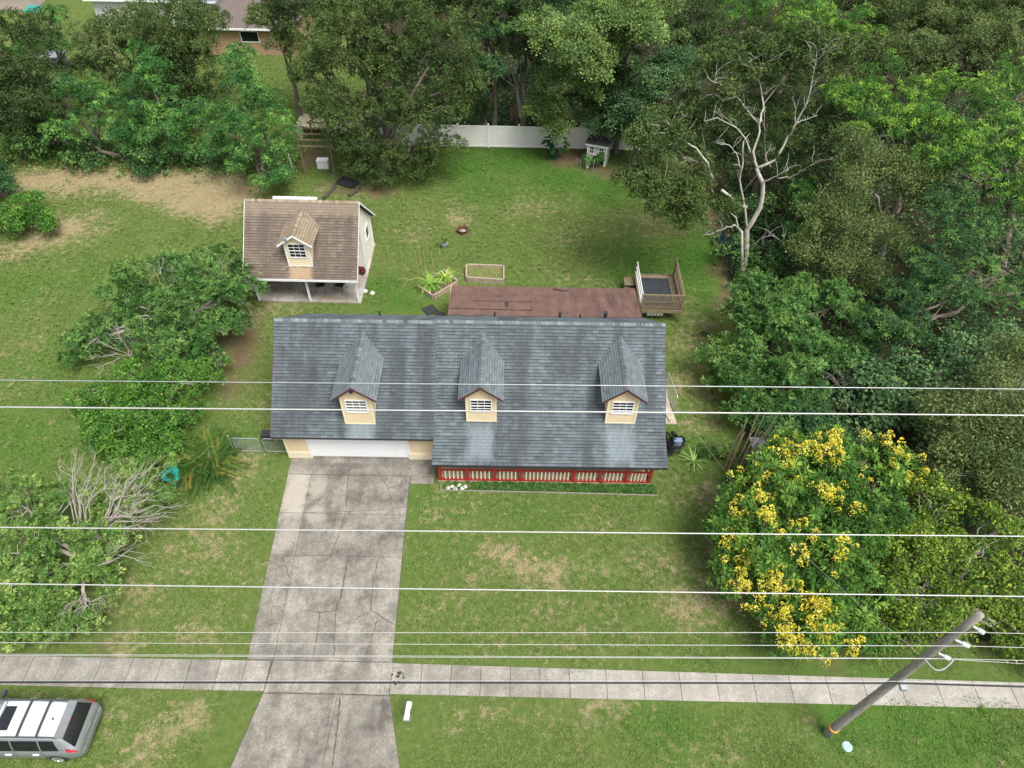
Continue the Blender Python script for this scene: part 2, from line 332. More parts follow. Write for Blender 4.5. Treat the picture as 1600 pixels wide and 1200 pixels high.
for pix, wd in [([(490,420),(478,480),(460,560),(443,610),(385,620),(335,608)], .05), ([(443,610),(440,690),(438,790)], .035), ([(383,620),(375,690),(360,790)], .03),
                ([(605,415),(585,480),(575,610),(665,665)], .035), ([(575,615),(500,650),(445,670)], .03), ([(603,640),(575,720),(555,790)], .035),
                ([(498,75),(488,130),(482,235),(455,330),(425,400)], .035), ([(585,75),(640,150),(655,220)], .03), ([(720,130),(640,152),(600,190)], .03),
                ([(330,243),(470,240),(600,232),(705,222)], .025), ([(540,310),(620,325),(700,332)], .018), ([(240,408),(262,460),(268,490)], .03), ([(195,460),(250,445)], .02),
                ([(165,590),(200,575),(240,560)], .025), ([(165,660),(200,640),(205,590),(240,600)], .022), ([(165,690),(185,660),(240,662)], .022), ([(195,555),(215,600),(250,612)], .02),
                ([(460,930),(452,1020),(440,1120),(430,1190)], .055), ([(190,917),(420,921),(640,930)], .03)]: crack(pix, wd)
oil = MB(); P = G(623, 1055)
for i in range(16):
    a = Vector((P.x+random.gauss(0, .13), P.y+random.gauss(0, .2), .0375+i*.0002)); q = random.uniform(.02, .09)
    oil.face([a+Vector((math.cos(t)*q*random.uniform(.5, 1.3), math.sin(t)*q*random.uniform(.5, 1.3), 0)) for t in np.linspace(0, 6.28, 8)[:-1]])
oil.build('oil_stain', M('oil', (.035,.033,.03), .6, .2), drive)
# pavement: panels as children, following the photograph's joints
pave = MB(); pave.prism([(-60,10.24),(-4.7,10.04),(60,9.82),(60,10.5),(-4.7,11.25),(-60,11.25)], -.1, .008); pave = pave.build('pavement', joint, kind='structure')
def sy0(x): return 10.03-.0035*(x+4.7)
def sy1(x): return 11.26-.0115*max(0, x+4.7)
def panel(a, c_, mat): slab(pave, [(a+g, sy0(a)), (c_-g, sy0(c_)), (c_-g, sy1(c_)), (a+g, sy1(a))], mat, .03, 'panel')
x = -4.68
for i in range(6): panel(x, x+1.21, swm); x += 1.21
for i in range(16): panel(x, x+1.5, sw2); x += 1.5
x = -9.72
for wd in [1.0, 1.05, 1.2, 1.22, 1.22, 1.25, 1.6, 1.22, 1.22, 1.22, 1.22, 1.22, 1.22, 1.22, 1.22, 1.22]: panel(x-wd, x, swm); x -= wd

# ================================================================ HOUSE
def shingles(mb, p0, u, v, W, L, course, tab, urange=None, thick=.022, rnd=random):
    """lapped shingle tabs over a plane: p0 eave corner, u along the eave, v up the slope"""
    p0, u, v = Vector(p0), Vector(u).normalized(), Vector(v).normalized(); nrm = u.cross(v)
    if nrm.z < 0: nrm = -nrm
    k = max(1, int(round(L/course))); course = L/k
    for i in range(k):
        a = i*course; b_ = min(a+course*1.12, L); off = -rnd.random()*tab
        lo, hi = urange((a+course/2)/L) if urange else (0, W)
        x = lo-tab*(.5 if i % 2 else 0)-rnd.uniform(0, .06); row = rnd.uniform(-.03, .03)
        while x < hi:
            wd = tab*rnd.uniform(.93, 1.07); s, e = max(x, lo), min(x+wd-.008, hi); x += wd
            if e-s < .03: continue
            t = min(1, max(0, .58+row+rnd.gauss(0, .10))); h = thick*rnd.uniform(.75, 1.3)
            A, B = p0+u*s+v*a, p0+u*e+v*a; Cc, D = p0+u*e+v*b_, p0+u*s+v*b_
            q = .62; mb.face([A+nrm*h, B+nrm*h, B.lerp(Cc, q)+nrm*lerp(h, .004, q), A.lerp(D, q)+nrm*lerp(h, .004, q)], t); mb.face([A.lerp(D, q)+nrm*lerp(h, .004, q), B.lerp(Cc, q)+nrm*lerp(h, .004, q), Cc+nrm*.004, D+nrm*.004], t-.42); mb.face([A-nrm*.002, B-nrm*.002, B+nrm*h, A+nrm*h], t)  # dark upper band painted into the tab colour as the course shadow line
            mb.face([B-nrm*.002, Cc, Cc+nrm*.004, B+nrm*h], t); mb.face([D, A-nrm*.002, A+nrm*h, D+nrm*.004], t)
def caps(mb, p, q, s1, s2, wd=.16, step=.2):
    """ridge caps bent over a ridge from p to q; s1, s2 point down the two slopes"""
    p, q = Vector(p), Vector(q); d = (q-p).normalized(); L = (q-p).length; s1, s2 = Vector(s1).normalized(), Vector(s2).normalized(); k = int(L/step)
    for i in range(k):
        a = p+d*(L*i/k); c_ = p+d*(L*(i+1.15)/k if i < k-1 else L); t = min(1, max(0, random.gauss(.6, .24))); up = Vector((0, 0, .03)); up2 = Vector((0, 0, .075))
        mb.face([a+up2, c_+up, c_+s1*wd+up, a+s1*wd+up2], t); mb.face([c_+up, a+up2, a+s2*wd+up2, c_+s2*wd+up], t)
        mb.face([a+up2, a+s1*wd+up2, a+s1*wd, a], t); mb.face([a+s2*wd+up2, a+up2, a, a+s2*wd], t)
def roof_mat(name, c0, c1, stain, wash, spots=()):
    m, n, l, b = new_mat(name); a = n.new('ShaderNodeAttribute'); a.attribute_name = 't'
    oc = n.new('ShaderNodeTexCoord').outputs['Object']
    c = mixc(n, l, c0, c1, a.outputs['Fac'])
    c = mixc(n, l, c, [q*1.35 for q in c1], mapr(n, l, noise(n, l, oc, 45, 2, .8), .56, .8, 0, .5))
    s = noise(n, l, stretch(n, l, oc, (1, .13, .13)), 1.15, 4, .6); c = mixc(n, l, c, stain, mapr(n, l, s, .47, .68, 0, .78))
    s = noise(n, l, oc, .45, 4, .6); c = mixc(n, l, c, stain, mapr(n, l, s, .52, .75, 0, .5))
    for (cx, cy, rx, ry, colr, amt) in spots:
        v = n.new('ShaderNodeVectorMath'); v.operation = 'SUBTRACT'; l.new(oc, v.inputs[0]); v.inputs[1].default_value = (cx, cy, 0)
        v2 = stretch(n, l, v.outputs[0], (1/rx, 1/ry, 0)); v3 = n.new('ShaderNodeVectorMath'); v3.operation = 'ABSOLUTE'; l.new(v2, v3.inputs[0])
        sx = n.new('ShaderNodeSeparateXYZ'); l.new(v3.outputs[0], sx.inputs[0]); d = mth(n, l, 'MAXIMUM', sx.outputs[0], sx.outputs[1])
        d = mth(n, l, 'ADD', d, mth(n, l, 'MULTIPLY', mth(n, l, 'SUBTRACT', noise(n, l, stretch(n, l, oc, (1, .35, .35)), 3, 4, .7), .5), 1.0))
        c = mixc(n, l, c, colr, mapr(n, l, d, 1.05, .55, 0, amt))
    l.new(c, b.inputs['Base Color']); b.inputs['Roughness'].default_value = .85; b.inputs['Specular IOR Level'].default_value = .35
    bp = n.new('ShaderNodeBump'); bp.inputs['Strength'].default_value = .35; bp.inputs['Distance'].default_value = .01
    l.new(noise(n, l, oc, 60, 2), bp.inputs['Height']); l.new(bp.outputs[0], b.inputs['Normal']); return m
HO = (-2.15, 25.6, 0)
SL_WASH = (.21,.255,.275); SL_DARK = (.042,.046,.054)
slate = roof_mat('slate_shingle', (.028,.036,.041), (.158,.192,.208), SL_DARK, SL_WASH,
    [(-7.3-HO[0], 21.45-HO[1], .75, .5, SL_WASH, .6), (-1.46-HO[0], 20.9-HO[1], .75, 1.0, SL_WASH, .6), (5.22-HO[0], 20.9-HO[1], .75, 1.0, SL_WASH, .6),
     (-5.6-HO[0], 23.4-HO[1], .5, 2.0, SL_DARK, .6), (-4.1-HO[0], 23.6-HO[1], .3, 2.2, SL_DARK, .6), (-9.8-HO[0], 22.8-HO[1], 1.2, 1.6, SL_DARK, .45), (.3-HO[0], 23.6-HO[1], .45, 1.6, SL_DARK, .4), (2.6-HO[0], 24.2-HO[1], .8, .9, SL_DARK, .55), (3.9-HO[0], 23.6-HO[1], .35, 1.6, SL_DARK, .5), (6.7-HO[0], 23.3-HO[1], .3, 1.8, SL_DARK, .5)])  # darker patches beside and between the dormers
dslate = roof_mat('dormer_shingle', (.042,.053,.059), (.195,.232,.246), (.12,.14,.15), SL_WASH)
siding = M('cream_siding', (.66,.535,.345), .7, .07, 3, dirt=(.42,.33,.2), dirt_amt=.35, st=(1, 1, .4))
siding_lo = M('pale_siding', (.72,.63,.47), .7, .06, 3)
fascia = M('dark_red_trim', (.085,.030,.030), .6, .2); red = M('red_paint', (.36,.035,.028), .55, .18, 5, dirt=(.2,.03,.025), dirt_amt=.4); creamp = M('cream_paint', (.78,.68,.46), .6, .08)
whitep = M('white_paint', (.80,.81,.82), .5, .04, 4); drip = M('dark_drip_edge', (.035,.035,.04), .5, .1)
m, n, l, b = new_mat('window_glass'); b.inputs['Base Color'].default_value = (.012,.017,.016,1); b.inputs['Roughness'].default_value = .15; b.inputs['Specular IOR Level'].default_value = .3; glass = m
house = thing('house', 'cream house with blue-grey shingle roof, three dormers, white garage door and red porch', 'house', HO, R(.35))
EY, EZ, SL, RY = 21.19, 2.35, .82, 25.6
def rz(y): return EZ+SL*(min(y, 2*RY-y)-EY)
RZ = rz(RY); BY = 2*RY-EY
# walls with gable ends and lap siding on the front
def gable(x0, x1, y0, y1, zf, extra=0):
    mb = MB(); pr = [(y0, 0), (y1, 0), (y1, zf(y1)), (RY if y0 < RY < y1 else (y0+y1)/2, zf(RY)), (y0, zf(y0))]
    k = len(pr); mb.v = [(x0, a, c_) for a, c_ in pr]+[(x1, a, c_) for a, c_ in pr]
    mb.f = [tuple(range(k-1, -1, -1)), tuple(range(k, 2*k))]+[(i, (i+1) % k, k+(i+1) % k, k+i) for i in range(k)]; mb.t = [.5]*len(mb.f); return mb
wz = lambda y: rz(y)-.12
gable(-11.3, 7.1, 21.84, 29.46, wz).build('wall', siding, house)
def laps(mb, x0, x1, y, z0, z1, ex=.15, rng_=None):
    z = z0
    while z < z1-.01:
        e = min(z+ex, z1); a, c_ = (rng_(z) if rng_ else (x0, x1)); a2, c2 = (rng_(e) if rng_ else (x0, x1))
        if c_-a > .02: mb.face([(a, y-.022, z), (c_, y-.022, z), (c2, y-.004, e), (a2, y-.004, e)]); mb.face([(a, y, z), (c_, y, z), (c_, y-.022, z), (a, y-.022, z)])
        z = e
for a, c_ in ((-11.24, -10.14), (-5.18, -3.84)):
    mb = MB(); laps(mb, a, c_, 21.74, .5, 2.66); mb.box((a-.05, 21.74, 0), (c_+.02, 21.838, 2.66)); mb.build('lap_siding', siding, house)
boxes('skirt_board', [((-11.27, 21.66, .02), (-10.15, 21.735, .47)), ((-5.17, 21.66, .02), (-3.8, 21.735, .47))], siding_lo, house)
boxes('corner_board', [((-11.33, 21.65, .02), (-11.22, 21.86, 2.6)), ((-3.86, 21.65, .02), (-3.76, 21.738, 2.6))], creamp, house)
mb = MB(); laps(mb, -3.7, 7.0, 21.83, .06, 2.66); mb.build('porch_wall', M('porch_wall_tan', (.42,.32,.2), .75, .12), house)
# garage door: four panels
gd = box_obj('garage_door', (-10.12, 21.775, .1), (-5.2, 21.80, 2.55), whitep, house)
for i in range(4): box_obj('door_panel', (-10.11, 21.742, .11+i*.535), (-5.21, 21.772, .11+i*.535+.508), whitep, gd)
boxes('door_frame', [((-10.2, 21.685, .02), (-10.115, 21.82, 2.4)), ((-5.205, 21.685, .02), (-5.12, 21.82, 2.4))], whitep, house)
box_obj('door_sill', (-10.1, 21.69, -.05), (-5.2, 21.9, .09), dm, house)
# roof decks, shingles, caps
deckm = M('roof_deck', (.05,.05,.055), .9, .1)
XL, XM, XR = -11.62, -3.72, 7.42; LIFT = .05
def slope_pts(x0, x1, prof): return prof
roof = MB()
def sheet(mb, x0, x1, prof, th=.1):               # prof: (y,z) list; a slab of thickness th below it
    for (ya, za), (yb, zb) in zip(prof[:-1], prof[1:]):
        q = [(x0, ya, za), (x1, ya, za), (x1, yb, zb), (x0, yb, zb)]; lo = [(a, b_, c_-th) for a, b_, c_ in q]
        mb.face(q); mb.face(lo[::-1])
        for i in range(4): mb.face([q[i], lo[i], lo[(i+1) % 4], q[(i+1) % 4]])
sheet(roof, XL, XM, [(EY, EZ), (RY, RZ), (BY, EZ)])
PB, PE = (21.3, rz(21.3)+LIFT), (19.93, 2.03)      # the porch roof breaks to a flatter pitch
sheet(roof, XM, XR, [PE, PB, (RY, RZ+LIFT), (BY, EZ+LIFT)])
roof = roof.build('roof', deckm, house)
sh = MB(); up = Vector((0, 1, SL)).normalized(); dn = Vector((0, -1, SL)).normalized(); SLEN = math.hypot(RY-EY, RZ-EZ)
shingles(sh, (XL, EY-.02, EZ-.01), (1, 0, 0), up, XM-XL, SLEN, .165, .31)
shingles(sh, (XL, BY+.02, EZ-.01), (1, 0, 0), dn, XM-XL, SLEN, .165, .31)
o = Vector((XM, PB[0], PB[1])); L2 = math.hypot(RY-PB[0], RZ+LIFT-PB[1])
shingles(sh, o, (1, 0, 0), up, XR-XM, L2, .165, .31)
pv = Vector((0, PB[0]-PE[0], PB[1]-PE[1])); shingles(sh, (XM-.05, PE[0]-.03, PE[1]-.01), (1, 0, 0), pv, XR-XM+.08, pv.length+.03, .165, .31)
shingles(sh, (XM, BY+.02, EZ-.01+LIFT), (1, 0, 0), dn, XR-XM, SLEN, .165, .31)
sh.build('shingles', slate, roof, kind='stuff')
cp = MB(); caps(cp, (XL, RY, RZ+.01), (XM, RY, RZ+.01), (0, -1, -SL), (0, 1, -SL)); caps(cp, (XM, RY, RZ+LIFT+.01), (XR, RY, RZ+LIFT+.01), (0, -1, -SL), (0, 1, -SL)); cp.build('ridge_cap', dslate, roof)
ed = MB(); ed.box((XL-.01, EY-.035, EZ-.13), (XM-.01, EY-.012, EZ-.02)); ed.box((XM-.05, PE[0]-.05, PE[1]-.14), (XR+.03, PE[0]-.025, PE[1]-.02)); ed.build('drip_edge', drip, roof)
for x_ in (XL-.03, XR+.005):
    fb = MB()
    lf = LIFT if x_ > 0 else 0; y0_, z0_ = (EY, EZ) if x_ < 0 else PB
    fb.obox(((x_+x_+.025)/2, (y0_+RY)/2, (z0_+RZ+lf)/2-.06), (.0125, 0, 0), (0, (RY-y0_)/2, (RZ+lf-z0_)/2), (0, 0, .07)); fb.obox((x_+.0125, (BY+RY)/2, (EZ+RZ)/2+lf-.06), (.0125, 0, 0), (0, (BY-RY)/2, -(RZ-EZ)/2), (0, 0, .07)); fb.build('rake_board', fascia, roof)
for (x_, y_, r_, h_) in [(-1.0, 29.2, .05, .3), (2.6, 29.3, .07, .35), (3.7, 29.2, .05, .25), (5.1, 29.3, .09, .42), (-7.3, 29.1, .05, .25)]:
    v = MB(); v.lathe((x_, y_, rz(y_)-.05), [(r_, 0), (r_, h_+.1), (r_*1.25, h_+.1), (r_*1.25, h_+.14)], 10); v.build('vent_pipe', drip, roof)
# dormers
def dormer(house_, cx, yf, EYh, EZh, SLh, wm, rm, fm, ez, rzz, hw=.72, rw=1.03, trim=None, glassz=(3.72, 4.5), ex=.15, blk=True, gl=glass):
    zb = EZh+SLh*(yf-EYh)-.02; sl = (rzz-ez)/rw; we = ez+sl*(rw-hw)-.03; ye = EYh+(ez-EZh)/SLh; yr = EYh+(rzz-EZh)/SLh; f = yf-.27
    # body
    mb = MB(); pr = [(cx-hw, zb-.3), (cx+hw, zb-.3), (cx+hw, we), (cx, rzz-.09), (cx-hw, we)]; k = 5; y2 = EYh+(we-EZh)/SLh+.4
    mb.v = [(a, yf, c_) for a, c_ in pr]+[(a, y2, c_) for a, c_ in pr]; mb.f = [tuple(range(k)), tuple(range(2*k-1, k-1, -1))]+[((i+1) % k, i, k+i, k+(i+1) % k) for i in range(k)]; mb.t = [.5]*len(mb.f)
    body = mb.build('dormer', wm, house_)
    def rr(z): return (cx-hw, cx+hw) if z <= we else (cx-max(0, (rzz-.09-z)/sl), cx+max(0, (rzz-.09-z)/sl))
    lp = MB(); laps(lp, 0, 0, yf, zb, rzz-.1, ex, rr)
    y = yf
    while y < y2:                                  # side laps follow the roof slope: one sheet per lap
        y += .6
    lp.build('lap_siding', wm, body)
    boxes('corner_board', [((cx-hw-.012, yf-.03, zb), (cx-hw+.07, yf+.05, we)), ((cx+hw-.07, yf-.03, zb), (cx+hw+.012, yf+.05, we)), ((cx-hw+.071, yf-.028, zb), (cx+hw-.071, yf+.02, zb+.07))], trim or creamp, body)
    # roof: two slopes running back into the main roof
    dk = MB(); sh_ = MB()
    for s in (-1, 1):
        A, B, Cc, D = Vector((cx+s*rw, f, ez)), Vector((cx+s*rw, ye+.1, ez)), Vector((cx, yr+.1, rzz)), Vector((cx, f, rzz)); dz = Vector((0, 0, -.07))
        q = [A, B, Cc, D] if s > 0 else [D, Cc, B, A]; dk.face(q); dk.face([p+dz for p in q[::-1]])
        for i in range(4): dk.face([q[i], q[i]+dz, q[(i+1) % 4]+dz, q[(i+1) % 4]])
        v_ = Vector((-s*rw, 0, rzz-ez)); W0, W1 = ye-f, yr-f
        shingles(sh_, Vector((cx+s*(rw+.02), f-.01, ez-.012)), (0, 1, 0), v_, W0, v_.length+.02, .155, .29, lambda t_: (0, W0+(W1-W0)*t_), .016)
    dr_ = dk.build('dormer_roof', deckm, house_); sh_.build('shingles', rm, dr_, kind='stuff')
    cp = MB(); caps(cp, (cx, f-.01, rzz+.005), (cx, yr-.02, rzz+.005), (-1, 0, -sl), (1, 0, -sl), .18, .21); cp.build('ridge_cap', rm, dr_)
    fb = MB()
    for s in (-1, 1): fb.obox((cx+s*rw/2, f-.018, (ez+rzz)/2-.055), (s*rw/2, 0, (ez-rzz)/2), (0, .014, 0), (0, 0, .06))
    fb.build('fascia', fm, dr_)
    so_ = MB()
    for s in (-1, 1): so_.face([(cx, f, rzz-.08), (cx+s*rw, f, ez-.08), (cx+s*rw, yf, ez-.08), (cx, yf, rzz-.08)][::s])
    so_.build('soffit', trim or M('pink_soffit', (.62,.36,.27), .7, .06), dr_)
    # window of two sashes, three by two panes each
    z0, z1 = glassz; x0, x1 = cx-.47, cx+.47; y = yf-.03
    fr = MB(); fw_ = .045
    for a, b_ in (((x0-fw_, y-.03, z0-fw_), (x1+fw_, y+.03, z0)), ((x0-fw_, y-.03, z1), (x1+fw_, y+.03, z1+fw_)), ((x0-fw_, y-.03, z0), (x0, y+.03, z1)), ((x1, y-.03, z0), (x1+fw_, y+.03, z1))): fr.box(a, b_)
    zm = (z0+z1)/2; fr.box((x0, y-.027, zm-.02), (x1, y+.03, zm+.02)); pw = (x1-x0)/3; ph = (z1-z0)/4
    for i in (1, 2): fr.box((x0+pw*i-.010, y-.02, z0), (x0+pw*i+.010, y+.028, z1))
    for zz in (z0+ph, z0+3*ph): fr.box((x0, y-.018, zz-.009), (x1, y+.026, zz+.009))
    wn = fr.build('dormer_window', whitep, house_); bx = MB(); bx.box((-pw/2+.004, -.004, -ph/2+.004), (pw/2-.004, .004, ph/2-.004)); pm = bx.mesh('pane', gl); og = rootof(house_).location
    for i in range(3):
        for j in range(4): link('pane', pm, wn, (x0+pw*(i+.5)-og.x, y+.012-og.y, z0+ph*(j+.5)-og.z))
    return body, dr_
m, n, l, b = new_mat('hazy_glass'); b.inputs['Base Color'].default_value = (.10,.115,.115,1); b.inputs['Roughness'].default_value = .12; hglass = m
for cx, yf in ((-7.3, 21.72), (-1.46, 21.86), (5.22, 21.86)):
    dormer(house, cx, yf, EY, EZ+(0 if cx < -4 else LIFT), SL, siding, dslate, fascia, 4.8, 5.64, gl=hglass if cx < -4 else glass)
lm_ = MB(); lm_.box((-7.42, 21.43, 5.28), (-7.25, 21.66, 5.42)); lm_.build('flood_lamp', drip, house)
# porch: floor, posts, rails, balusters
pf = box_obj('porch_floor', (-3.62, 20.36, -.05), (6.98, 21.72, .06), M('porch_concrete', (.46,.38,.29), .9, .2, 4), house)
rl = MB(); RYp = 20.42
rl.box((-3.6, RYp-.03, .86), (6.95, RYp+.05, .92)); rl.box((-3.6, RYp-.045, .065), (6.95, RYp+.045, .20)); rl.box((6.86, RYp+.06, .86), (6.94, 21.7, .92)); rl.box((6.87, RYp+.05, .07), (6.93, 21.7, .20)); rl.box((-3.6, RYp-.03, 1.98), (6.95, RYp+.06, 2.12))
rl = rl.build('porch_railing', red, house)
px_ = [-3.52, -2.08, -.62, .78, 3.42, 4.80, 6.12]; px_ = [-3.5, -2.15, -.80, .50, 3.10, 4.42, 5.72, 6.90]
bx = MB(); bx.box((-.07, -.07, .06), (.07, .07, 2.0)); pm = bx.mesh('post', red); bx = MB(); bx.box((-.03, -.02, .201), (.03, .02, .859)); bm_ = bx.mesh('baluster', creamp); og = house.location
for x_ in px_: link('post', pm, rl, (x_-og.x, RYp+.015-og.y, 0))
for a, c_ in zip(px_[:-1], px_[1:]):
    k = 12 if c_-a > 2 else 5
    for i in range(k): link('baluster', bm_, rl, (a+.15+(c_-a-.3)*(i+.6)/(k+.2)-og.x, RYp-.018-og.y, 0))
for i in range(5): link('baluster', bm_, rl, (6.9-og.x, RYp+.25+.23*i-og.y, 0), (0, 0, R(90)))
dj_ = MB(); dj_.box((.8, 21.70, .06), (1.7, 21.712, 2.1)); dj_.build('front_door', M('door_brown', (.12,.07,.05), .6), house)
# sunroom behind the house with a flat brown roof
box_obj('sunroom_wall', (-3.5, 29.47, 0), (7.05, 32.62, 2.12), M('sunroom_white', (.6,.58,.53), .7), house)
sr = MB(); sheet(sr, -3.66, 7.24, [(29.7, 2.72), (32.82, 2.24)], .13)
m, n, l, b = new_mat('brown_roll_roof'); oc = n.new('ShaderNodeTexCoord').outputs['Object']
c = mixc(n, l, (.105,.060,.046), (.165,.096,.074), mapr(n, l, noise(n, l, oc, 1.4, 6, .7), .35, .65))
s1 = noise(n, l, stretch(n, l, oc, (2.2, .35, .3)), 1.6, 5, .7); sx = n.new('ShaderNodeSeparateXYZ'); l.new(oc, sx.inputs[0])
c = mixc(n, l, c, (.065,.034,.032), mth(n, l, 'MULTIPLY', mapr(n, l, s1, .4, .68), mapr(n, l, sx.outputs[0], 3, 7.5, .25, .95)))
l.new(c, b.inputs['Base Color']); b.inputs['Roughness'].default_value = .75
bp = n.new('ShaderNodeBump'); bp.inputs['Strength'].default_value = .3; bp.inputs['Distance'].default_value = .03; l.new(noise(n, l, oc, 2.5, 4), bp.inputs['Height']); l.new(bp.outputs[0], b.inputs['Normal'])
sr = sr.build('sunroom_roof', m, house); tar = M('tar_patch', (.05,.03,.03), .7, .25, 8)
def sz(y): return 2.72-(y-29.7)*.154+.006
def patch(pts, wd):
    mb = MB()
    for (a, c_) in zip(pts[:-1], pts[1:]):
        a, c_ = Vector((a[0], a[1], 0)), Vector((c_[0], c_[1], 0)); k = max(1, int((c_-a).length/.2))
        for i in range(k):
            p, q = a.lerp(c_, i/k), a.lerp(c_, (i+1)/k); d = (c_-a).normalized(); s = Vector((-d.y, d.x, 0))*wd*random.uniform(.3, .7)
            mb.face([Vector((w_.x, w_.y, sz(w_.y)+random.uniform(0, .003))) for w_ in (p-s, q-s, q+s, p+s)])
    mb.build('tar_patch', tar, sr)
patch([(-2.3, 31.2), (-.3, 31.17), (1.05, 31.2)], .07); patch([(1.05, 31.2), (1.05, 30.25)], .03); patch([(-.38, 31.15), (-.36, 30.5)], .18); patch([(-3.6, 30.35), (-1, 30.33), (1.1, 30.27)], .09); patch([(-1.1, 31.75), (-.7, 31.73)], .07); patch([(2.4, 32.6), (2.9, 32.4), (3.2, 32.5)], .25)
patch([(1.05, 31.2), (1.05, 32.7)], .012); patch([(-3.5, 31.9), (7, 31.85)], .012)
box_obj('sunroom_flashing', (-3.7, 29.71, 2.1), (-3.655, 32.83, 2.3), M('tan_metal', (.4,.33,.24), .5), sr)

# ================================================================ COTTAGE
CO = (-12.7, 36.6, 0); cEY, cEZ, cSL, cRY = 33.2, 2.2, .93, 36.63; cBY = 2*cRY-cEY; cRZ = cEZ+cSL*(cRY-cEY)
cot = thing('cottage', 'small cream cottage with brown shingle roof, one dormer and open front porch', 'cottage', CO, R(-.3))
brown = roof_mat('brown_shingle', (.055,.043,.034), (.232,.186,.143), (.095,.070,.058), (.4,.3,.18), [(-12.75-CO[0], 33.45-CO[1], .8, .35, (.40,.29,.17), .75), (-12.7-CO[0], 36.4-CO[1], 6, .5, (.26,.21,.155), .5)])
dbrown = roof_mat('dormer_brown_shingle', (.11,.085,.058), (.345,.280,.200), (.22,.16,.11), (.4,.3,.18))
cw = M('cream_white_wall', (.84,.78,.68), .75, .06, 3); cd = M('pale_yellow_siding', (.74,.63,.42), .7, .06, 3)
def crz(y): return cEZ+cSL*(min(y, 2*cRY-y)-cEY)
mb = MB(); pr = [(36.6, .1), (39.64, .1), (39.64, crz(39.64)-.14), (cRY, cRZ-.14), (36.6, crz(36.6)-.14)]; k = 5
mb.v = [(-15.9, a, c_) for a, c_ in pr]+[(-9.62, a, c_) for a, c_ in pr]; mb.f = [tuple(range(k-1, -1, -1)), tuple(range(k, 2*k))]+[(i, (i+1) % k, k+(i+1) % k, k+i) for i in range(k)]; mb.t = [.5]*len(mb.f)
mb.build('wall', cw, cot)
boxes('corner_board', [((-9.66, 36.57, .1), (-9.58, 36.68, 5.1)), ((-9.66, 39.57, .1), (-9.58, 39.66, 2.4))], whitep, cot)
mb = MB(); mb.box((-9.618, 37.9, 1.55), (-9.57, 38.7, 1.63)); mb.box((-9.618, 37.9, 2.45), (-9.57, 38.7, 2.53)); mb.box((-9.618, 37.9, 1.63), (-9.57, 37.97, 2.45)); mb.box((-9.618, 38.63, 1.63), (-9.57, 38.7, 2.45)); wn = mb.build('window', whitep, cot)
box_obj('pane', (-9.617, 37.97, 1.63), (-9.6, 38.63, 2.45), glass, wn)
csl = box_obj('porch_slab', (-15.95, 33.6, -.05), (-9.5, 39.7, .1), concrete('porch_slab_concrete', (.42,.40,.365), (.20,.17,.13), [(-12.9, 34.3, .8, .5, (.13,.11,.08), .7, .8), (-11.2, 33.9, 1.6, .3, (.2,.17,.08), .6, .8)]), cot)
rf = MB(); sheet(rf, -16.2, -9.35, [(cEY, cEZ), (cRY, cRZ), (cBY, cEZ)], .1); rf = rf.build('roof', deckm, cot)
sh = MB(); cl = math.hypot(cRY-cEY, cRZ-cEZ)
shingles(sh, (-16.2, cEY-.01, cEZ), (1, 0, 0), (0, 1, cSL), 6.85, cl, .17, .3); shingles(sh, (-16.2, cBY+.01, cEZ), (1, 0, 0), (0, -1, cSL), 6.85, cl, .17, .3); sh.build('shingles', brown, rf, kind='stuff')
cp = MB(); caps(cp, (-16.2, cRY, cRZ+.005), (-9.35, cRY, cRZ+.005), (0, -1, -cSL), (0, 1, -cSL)); cp.build('ridge_cap', dbrown, rf)
fb = MB(); fb.box((-16.22, cEY-.05, cEZ-.16), (-9.33, cEY-.02, cEZ-.01)); fb.box((-16.22, cBY+.02, cEZ-.16), (-9.33, cBY+.05, cEZ-.01))
for x_ in (-16.215, -9.345):
    fb.obox((x_, (cEY+cRY)/2, (cEZ+cRZ)/2-.05), (.012, 0, 0), (0, (cRY-cEY)/2, (cRZ-cEZ)/2), (0, 0, .07)); fb.obox((x_, (cBY+cRY)/2, (cEZ+cRZ)/2-.05), (.012, 0, 0), (0, (cBY-cRY)/2, -(cRZ-cEZ)/2), (0, 0, .07))
fb.build('fascia', whitep, rf)
box_obj('ridge_vent', (-14.55, cRY+.12, cRZ-.02), (-11.9, cRY+.3, cRZ+.08), whitep, rf)
bx = MB(); bx.box((-.06, -.06, .1), (.06, .06, 2.16)); pm = bx.mesh('post', whitep); og = cot.location
for x_ in (-15.85, -12.65, -9.62): link('post', pm, cot, (x_-og.x, 33.66-og.y, 0))
box_obj('porch_beam', (-16.0, 33.6, 2.12), (-9.5, 33.72, 2.3), whitep, cot)
dormer(cot, -12.74, 33.78, cEY, cEZ, cSL, cd, dbrown, whitep, 4.38, 5.12, trim=whitep, glassz=(3.42, 4.32))
lm_ = MB(); lm_.box((-13.25, 33.47, 4.72), (-13.08, 33.62, 4.9)); lm_.build('flood_lamp', M('grey_lamp', (.2,.24,.3), .5), cot)

